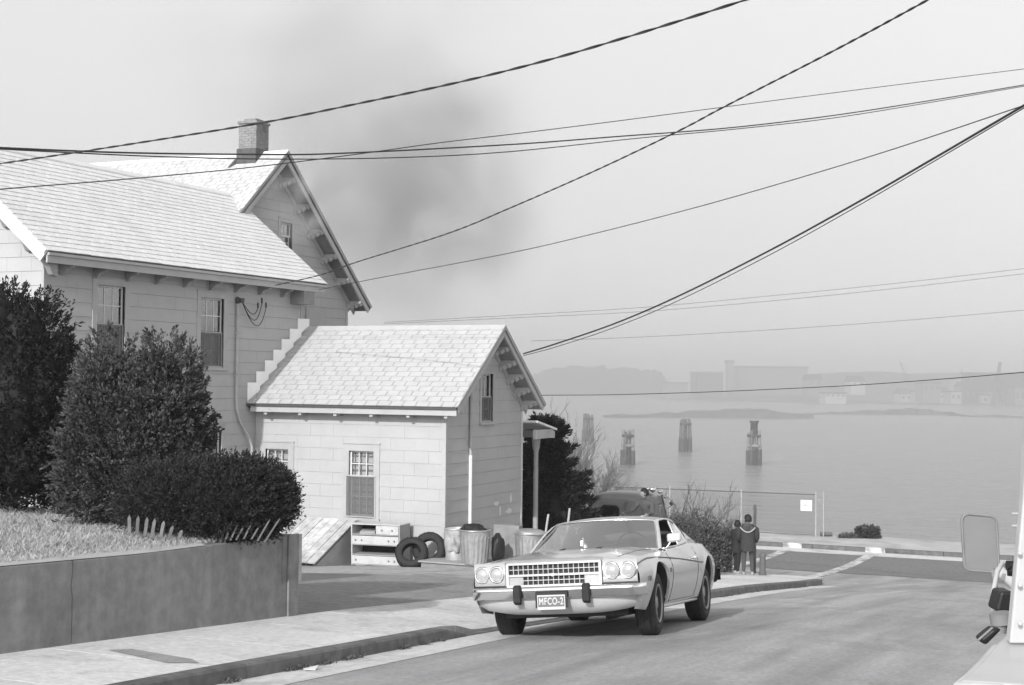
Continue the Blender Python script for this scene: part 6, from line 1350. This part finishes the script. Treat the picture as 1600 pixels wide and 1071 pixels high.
for i, (dy, lab) in enumerate(((0, 'upper of two faint parallel distant wires at right'), (8, 'lower of two faint parallel distant wires at right'))):
    wire('overhead_wire', lab, [(600, 504 + dy * .3, 75), (800, 493 + dy * .5, 74), (1000, 481 + dy * .8, 72), (1200, 463 + dy, 70), (1400, 443 + dy, 68), (1600, 420 + dy, 66), (1700, 408 + dy, 65)], .012, M['cablegrey'], 0, 60)
wire('overhead_wire', 'single faint distant wire below the parallel pair', [(830, 533, 75), (1000, 527, 74), (1200, 516, 72), (1400, 502, 70), (1600, 485, 68), (1700, 476, 67)], .012, M['cablegrey'], 0, 60)
wire('overhead_wire', 'low dark wire stretched over the water from behind the wing', [(840, 618, 40), (960, 617, 39), (1100, 613, 37.5), (1220, 608, 36), (1340, 602, 34.6), (1480, 592, 33), (1600, 582, 31.5), (1700, 573, 30)], .011, M['cable'], 0, 60)

# ================================================================== HARBOUR
def dolphin(label, px, py, hgt, wd, cap, dark):
    b_ = onZ(px, py, -9.0); t_ = thing('mooring_dolphin', label, 'dolphin', tuple(b_), 0, 'mooring dolphins in the harbour'); rr_ = random.Random(px)
    for k in range(7):
        a = 2 * math.pi * k / 7; o_ = (wd * .5 * math.cos(a), wd * .5 * math.sin(a)) if k < 6 else (0, 0); f = .82; h_ = hgt * rr_.uniform(.90, 1.02)
        q = MB(); q.tube([(o_[0], o_[1], -3), (o_[0] * (1 + f) / 2, o_[1] * (1 + f) / 2, h_ * .5), (o_[0] * f, o_[1] * f, h_)], [.22, .20, .17], 8); pl_ = q.build('pile', M['pile'] if dark or k % 2 else M['pilepale'], t_, world=False); zw = rr_.uniform(1.55, 1.95); e_ = 1 - (1 - f) * zw / h_ ; q = MB(); q.tube([(o_[0], o_[1], -3), (o_[0] * e_, o_[1] * e_, zw)], .26, 8); q.build('wet_foot', M['pilewet'], pl_, world=False)
    
    q = MB(); q.lathe([(wd * .50, hgt * .80), (wd * .57, hgt * .81), (wd * .57, hgt * .86), (wd * .50, hgt * .87)], 14); q.build('cable_lashing', M['pilewet'], t_, world=False)
    if not dark: q = MB(); q.lathe([(wd * .56, 1.98), (wd * .575, 2.0), (wd * .57, 2.2), (wd * .55, 2.22)], 14); q.build('pale_band', M['pilepale'], t_, world=False)
    if cap: q = MB(); q.lathe([(.40, hgt * .8), (.40, hgt + .75), (.52, hgt + .78), (.50, hgt + .98)], 12); q.build('beacon_cap', M['pilewet'], t_, world=False)
    return t_
dolphin('timber mooring dolphin with pale top, leftmost of the three clear ones', 981, 727, 3.75, 1.2, False, False)
dolphin('narrow dark timber dolphin, middle and farthest of the three', 1071, 706, 4.2, 1.35, False, True)
dolphin('timber mooring dolphin with a post on top, rightmost of the three', 1178, 727, 3.8, 1.35, True, False)
dolphin('barely visible hazy dolphin behind the bare tree', 919, 690, 4.0, 1.4, False, True)
def ridge(name, pts, dep, m_, seed, z0=-9.6, kind='structure', rough=.3):
    """land strip: list of (px, ytop_px, D) tops; extruded back by dep with an uneven top"""
    rr_ = random.Random(seed); q = MB(); rows = []
    for i in range(len(pts) - 1):
        for t_ in np.linspace(0, 1, 9)[:-1]:
            px = pts[i][0] + (pts[i + 1][0] - pts[i][0]) * t_; py = pts[i][1] + (pts[i + 1][1] - pts[i][1]) * t_; D = pts[i][2] + (pts[i + 1][2] - pts[i][2]) * t_
            tp = at(px, py, D); h_ = max(tp.z - z0, .3); tp.z += rr_.uniform(-rough, rough); b0 = Vector((tp.x, tp.y, z0)) - fh * h_ * 1.2; bk = tp + fh * dep; rows.append([b0, b0 * .6 + tp * .4 + Vector((0, 0, rr_.uniform(-.3, .3) * rough)), tp, tp + fh * dep * .3 + Vector((0, 0, rr_.uniform(-1, 1) * rough)), bk, Vector((bk.x, bk.y, z0))])
    q.grid(rows, False); o = q.build(name, m_, fix=True); tag(o, kind=kind); return o
ridge('breakwater', [(905, 655, 335), (1000, 650, 345), (1100, 645, 350), (1180, 640, 352), (1210, 644, 352), (1280, 651, 350)], 18, M['rock'], 1, rough=.35)
ridge('breakwater', [(1275, 647.5, 395), (1330, 645, 400), (1400, 642, 405), (1440, 640, 408), (1475, 644, 405), (1520, 650, 385), (1700, 655, 370)], 10, M['rock'], 2, rough=.3)
ridge('far_shore', [(820, 628, 640), (1000, 628, 640), (1150, 627, 640), (1250, 628, 620), (1400, 631, 600), (1500, 633, 590), (1700, 636, 580)], 500, M['farland'], 3, rough=.4)
ridge('far_hill', [(830, 592, 900), (870, 578, 900), (930, 574, 900), (985, 577, 900), (1030, 582, 900), (1045, 596, 900)], 300, M['fartree'], 4, rough=2.0)
ridge('far_hill', [(1255, 590, 860), (1300, 588, 860), (1350, 591, 860), (1370, 586, 860), (1440, 587, 860), (1500, 590, 860), (1540, 585, 860), (1700, 584, 860)], 200, M['fartree'], 5, rough=1.6)
def building(label, px0, px1, pyt, pyb, D, m_, roof=None, dep=16, nw=0):
    a = at(px0, pyb, D); b_ = at(px1, pyb, D); t0 = at(px0, pyt, D); hgt = t0.z - a.z; wd = (b_ - a).dot(r0); t_ = thing('harbour_building', label, 'building', (a.x, a.y, a.z), YAW, 'buildings on the far shore')
    q = MB(); q.box((0, 0, -4), (wd, dep, hgt)); q.build('wall', m_, t_, world=False)
    q = MB()
    if roof == 'gable': q.prism([(-.4, -.4, hgt), (-.4, dep + .4, hgt), (-.4, dep / 2, hgt + dep * .22)], (wd + .8, 0, 0))
    else: q.box((-.5, -.5, hgt), (wd + .5, dep + .5, hgt + max(.5, hgt * .10)))
    q.build('roof', M['fardark'] if roof != 'pale' else M['fargrey'], t_, world=False)
    for k in range(nw):
        w0 = wd * (k + .25) / nw; q = MB(); q.box((w0, -.06, hgt * .35), (w0 + wd * .45 / nw, .02, hgt * .72)); q.build('window', M['fardark'], t_, world=False)
    return t_
building('huge pale flat-topped shed, longest building on the far shore', 1153, 1262, 575, 604, 760, M['fargrey'], 'flat', 40, 0)
building('dark square shed left of the huge pale shed', 1090, 1130, 583, 606, 720, M['fardark'], 'pale', 30)
building('low hazy shed with a post, left of the dark square shed', 1040, 1075, 599, 612, 720, M['fargrey'], 'flat', 20)
building('narrow tower against the left end of the huge pale shed', 1137, 1146, 567, 606, 745, M['fargrey'], 'flat', 8)
for i, (a, b_, t_, bt_, m_, rf_, nw, lab) in enumerate((
    (1290, 1322, 615, 622, 'farwhite', 'flat', 4, 'long low white quayside shed in the middle of the shore'),
    (1262, 1285, 594, 606, 'fargrey', 'gable', 2, 'grey gabled shed just right of the huge shed'),
    (1330, 1352, 597, 603, 'farwhite', 'gable', 2, 'small pale roof in the trees left of the crane jib'),
    (1408, 1424, 616, 628, 'farwhite', 'gable', 2, 'small white gabled shed left of the white quay block'),
    (1434, 1462, 612, 626, 'farwhite', 'flat', 3, 'broad white block at the left of the quay cluster'),
    (1442, 1470, 599, 613, 'fargrey', 'flat', 3, 'grey block behind the broad white block'),
    (1468, 1484, 614, 627, 'farwhite', 'gable', 2, 'white gabled shed in the middle of the quay cluster'),
    (1486, 1502, 613, 628, 'farwhite', 'flat', 2, 'white cube beside the dark crane base'),
    (1496, 1528, 593, 602, 'farwhite', 'flat', 4, 'long white upper-storey building behind the quay'),
    (1504, 1530, 605, 628, 'fargrey', 'gable', 3, 'grey gabled warehouse left of the dark crane'),
    (1516, 1600, 584, 598, 'fardark', 'flat', 0, 'long dark shed roof behind the tall crane'),
    (1534, 1546, 618, 632, 'farwhite', 'gable', 1, 'small white hut at the water right of the warehouse'),
    (1568, 1584, 612, 632, 'farwhite', 'gable', 2, 'white gabled house right of the dark crane'),
    (1586, 1612, 606, 632, 'fargrey', 'flat', 3, 'grey block at the right edge of the far shore'))):
    building(lab, a, b_, t_, bt_, 600 + (i * 37) % 60, M[m_], rf_, 12, nw)
def crane(label, px, pyb, pyt, D, jib, thick=.5):
    b_ = at(px, pyb, D); h_ = at(px, pyt, D).z - b_.z; t_ = thing('harbour_crane', label, 'crane', tuple(b_), YAW, 'cranes on the far shore')
    q = MB(); 
    for sx in (-1, 1):
        for sy in (-1, 1): q.tube([(sx * 2.0, sy * 2.0, -6), (sx * .8, sy * .8, h_ * .45)], thick * .5, 5)
    q.build('leg_frame', M['fardark'], t_, world=False); q = MB(); q.box((-2, -2, h_ * .36), (2, 2, h_ * .52)); q.build('cab', M['fardark'], t_, world=False)
    q = MB(); q.tube([(0, 0, h_ * .45), (jib, 0, h_)], thick, 5); q.build('jib', M['fardark'], t_, world=False); q = MB(); q.tube([(0, 0, h_ * .5), (-jib * .2, 0, h_ * .72), (jib, 0, h_)], thick * .3, 4); q.build('stay', M['fardark'], t_, world=False); return t_
crane('tall dark harbour crane near the right edge', 1558, 630, 566, 600, 1.2, .8)
crane('slender crane with a slanting jib above the middle shore', 1415, 606, 565, 800, -3.2, .45)
crane('faint slim mast crane above the white cluster', 1504, 606, 577, 780, -.8, .4)
crane('dark crane cut by the right edge of the picture', 1604, 606, 564, 640, -.5, .8)
# reed bed in front of the far shore
# ================================================================== SMOKE AND HAZE
def weld(me):
    bm = bmesh.new(); bm.from_mesh(me); bmesh.ops.remove_doubles(bm, verts=bm.verts, dist=1e-5); bmesh.ops.recalc_face_normals(bm, faces=bm.faces); bm.to_mesh(me); bm.free(); return me
def smoke(name, label, loc, scale, dens, nscale, thr, colr=.5, rot=(0, 0, 0), seed=0.0, soft=.55, stretch=(1, 1, 1), aniso=.0):
    q = MB(); rows = []
    for i in range(13):
        th = math.pi * (i + .02) / 12.04; rows.append([(math.sin(th) * math.cos(a), math.sin(th) * math.sin(a), math.cos(th)) for a in np.linspace(0, 6.2832, 25)[:-1]])
    q.grid(rows, True, closed=True); q.add(rows[0], [tuple(range(24))]); q.add(rows[-1], [tuple(range(24))]); bpy_fix = True; me = weld(q.mesh(name)); o = link(name, me, None, loc, rot); o.scale = scale; tag(o, label, 'smoke', kind='stuff')
    m_ = bpy.data.materials.new(name); m_.use_nodes = True; t_ = m_.node_tree; N_ = t_.nodes; L_ = t_.links; N_.clear()
    tc_ = N_.new('ShaderNodeTexCoord'); ln = N_.new('ShaderNodeVectorMath'); ln.operation = 'LENGTH'; L_.new(tc_.outputs['Object'], ln.inputs[0])
    mr_ = N_.new('ShaderNodeMapRange'); mr_.interpolation_type = 'SMOOTHSTEP'
    for k_, v_ in zip(('From Min', 'From Max', 'To Min', 'To Max'), (1.0 - soft, .98, 1.0, 0.0)): mr_.inputs[k_].default_value = v_
    L_.new(ln.outputs['Value'], mr_.inputs['Value'])
    mp_ = N_.new('ShaderNodeMapping'); mp_.inputs['Location'].default_value = (seed, seed * 1.7, seed * .3); mp_.inputs['Scale'].default_value = stretch; L_.new(tc_.outputs['Object'], mp_.inputs['Vector'])
    nz = N_.new('ShaderNodeTexNoise'); nz.inputs['Scale'].default_value = nscale; nz.inputs['Detail'].default_value = 5.0; nz.inputs['Roughness'].default_value = .5; nz.inputs['Distortion'].default_value = .4; L_.new(mp_.outputs[0], nz.inputs['Vector'])
    r2 = N_.new('ShaderNodeMapRange'); r2.interpolation_type = 'SMOOTHSTEP'
    for k_, v_ in zip(('From Min', 'From Max', 'To Min', 'To Max'), (thr[0], thr[1], 0.0, dens)): r2.inputs[k_].default_value = v_
    L_.new(nz.outputs['Fac'], r2.inputs['Value']); mu = N_.new('ShaderNodeMath'); mu.operation = 'MULTIPLY'; L_.new(mr_.outputs['Result'], mu.inputs[0]); L_.new(r2.outputs['Result'], mu.inputs[1])
    pv_ = N_.new('ShaderNodeVolumePrincipled'); pv_.inputs['Color'].default_value = (colr, colr, colr, 1); pv_.inputs['Anisotropy'].default_value = aniso; L_.new(mu.outputs[0], pv_.inputs['Density'])
    ou = N_.new('ShaderNodeOutputMaterial'); L_.new(pv_.outputs[0], ou.inputs['Volume']); o.data.materials.append(m_)
    return o
HAZE_D = 0.0004; HAZE_C = 0.9
SM = True
if SM:
    c1 = at(630, 300, 50); smoke('smoke', 'dense grey smoke rolling out just right of the chimney gable', tuple(c1), (6.4, 5.5, 6.0), 1.25, 1.9, (.37, .80), .55, (0, math.radians(-18), YAW), 1.3, .95)
    c1 = at(545, 120, 60); smoke('smoke', 'thin high smoke plume spreading above the chimney', tuple(c1), (11.0, 8.0, 8.8), .34, 1.7, (.36, .80), .60, (0, math.radians(-14), YAW), 4.7, .95)
    c1 = at(478, 318, 33.2); smoke('smoke', 'pale wisp of smoke curling under the gable eaves', tuple(c1), (1.2, 1.3, 1.6), .9, 1.6, (.42, .75), .8, (0, math.radians(25), YAW), 2.2, .95)
# flat drift of smoke lying over the harbour
def drift(name, label, loc, scale, dens, colr, rot):
    q = MB(); rows = []
    for i in range(17):
        th = math.pi * (i + .02) / 16.04; rows.append([(math.sin(th) * math.cos(a), math.sin(th) * math.sin(a), math.cos(th)) for a in np.linspace(0, 6.2832, 33)[:-1]])
    q.grid(rows, True, closed=True); q.add(rows[0], [tuple(range(32))]); q.add(rows[-1], [tuple(range(32))]); o = link(name, weld(q.mesh(name)), None, loc, rot); o.scale = scale; tag(o, label, 'smoke', kind='stuff')
    m_ = bpy.data.materials.new(name); m_.use_nodes = True; t_ = m_.node_tree; t_.nodes.clear(); pv_ = t_.nodes.new('ShaderNodeVolumePrincipled'); pv_.inputs['Color'].default_value = (colr,) * 3 + (1,); pv_.inputs['Density'].default_value = dens
    ou = t_.nodes.new('ShaderNodeOutputMaterial'); t_.links.new(pv_.outputs[0], ou.inputs['Volume']); o.data.materials.append(m_)
ctr = fh * 545 - r0 * 40
drift('smoke_drift', 'thin grey smoke drift lying over the harbour and far shore', (ctr.x, ctr.y, -9), (560, 500, 190), .0024, .71, (0, 0, YAW))
# air: one closed box round the camera and everything
q = MB(); q.box((-1400, -60, -10.5), (1200, 1400, 19)); hz = q.build('haze', None); tag(hz, 'pale smoky haze over the street and the harbour', 'haze', kind='stuff')
m_ = bpy.data.materials.new('haze'); m_.use_nodes = True; t_ = m_.node_tree; t_.nodes.clear(); pv_ = t_.nodes.new('ShaderNodeVolumePrincipled'); pv_.inputs['Color'].default_value = (HAZE_C, HAZE_C, HAZE_C, 1); pv_.inputs['Density'].default_value = HAZE_D; pv_.inputs['Anisotropy'].default_value = 0.0
ou = t_.nodes.new('ShaderNodeOutputMaterial'); t_.links.new(pv_.outputs[0], ou.inputs['Volume']); hz.data.materials.append(m_)
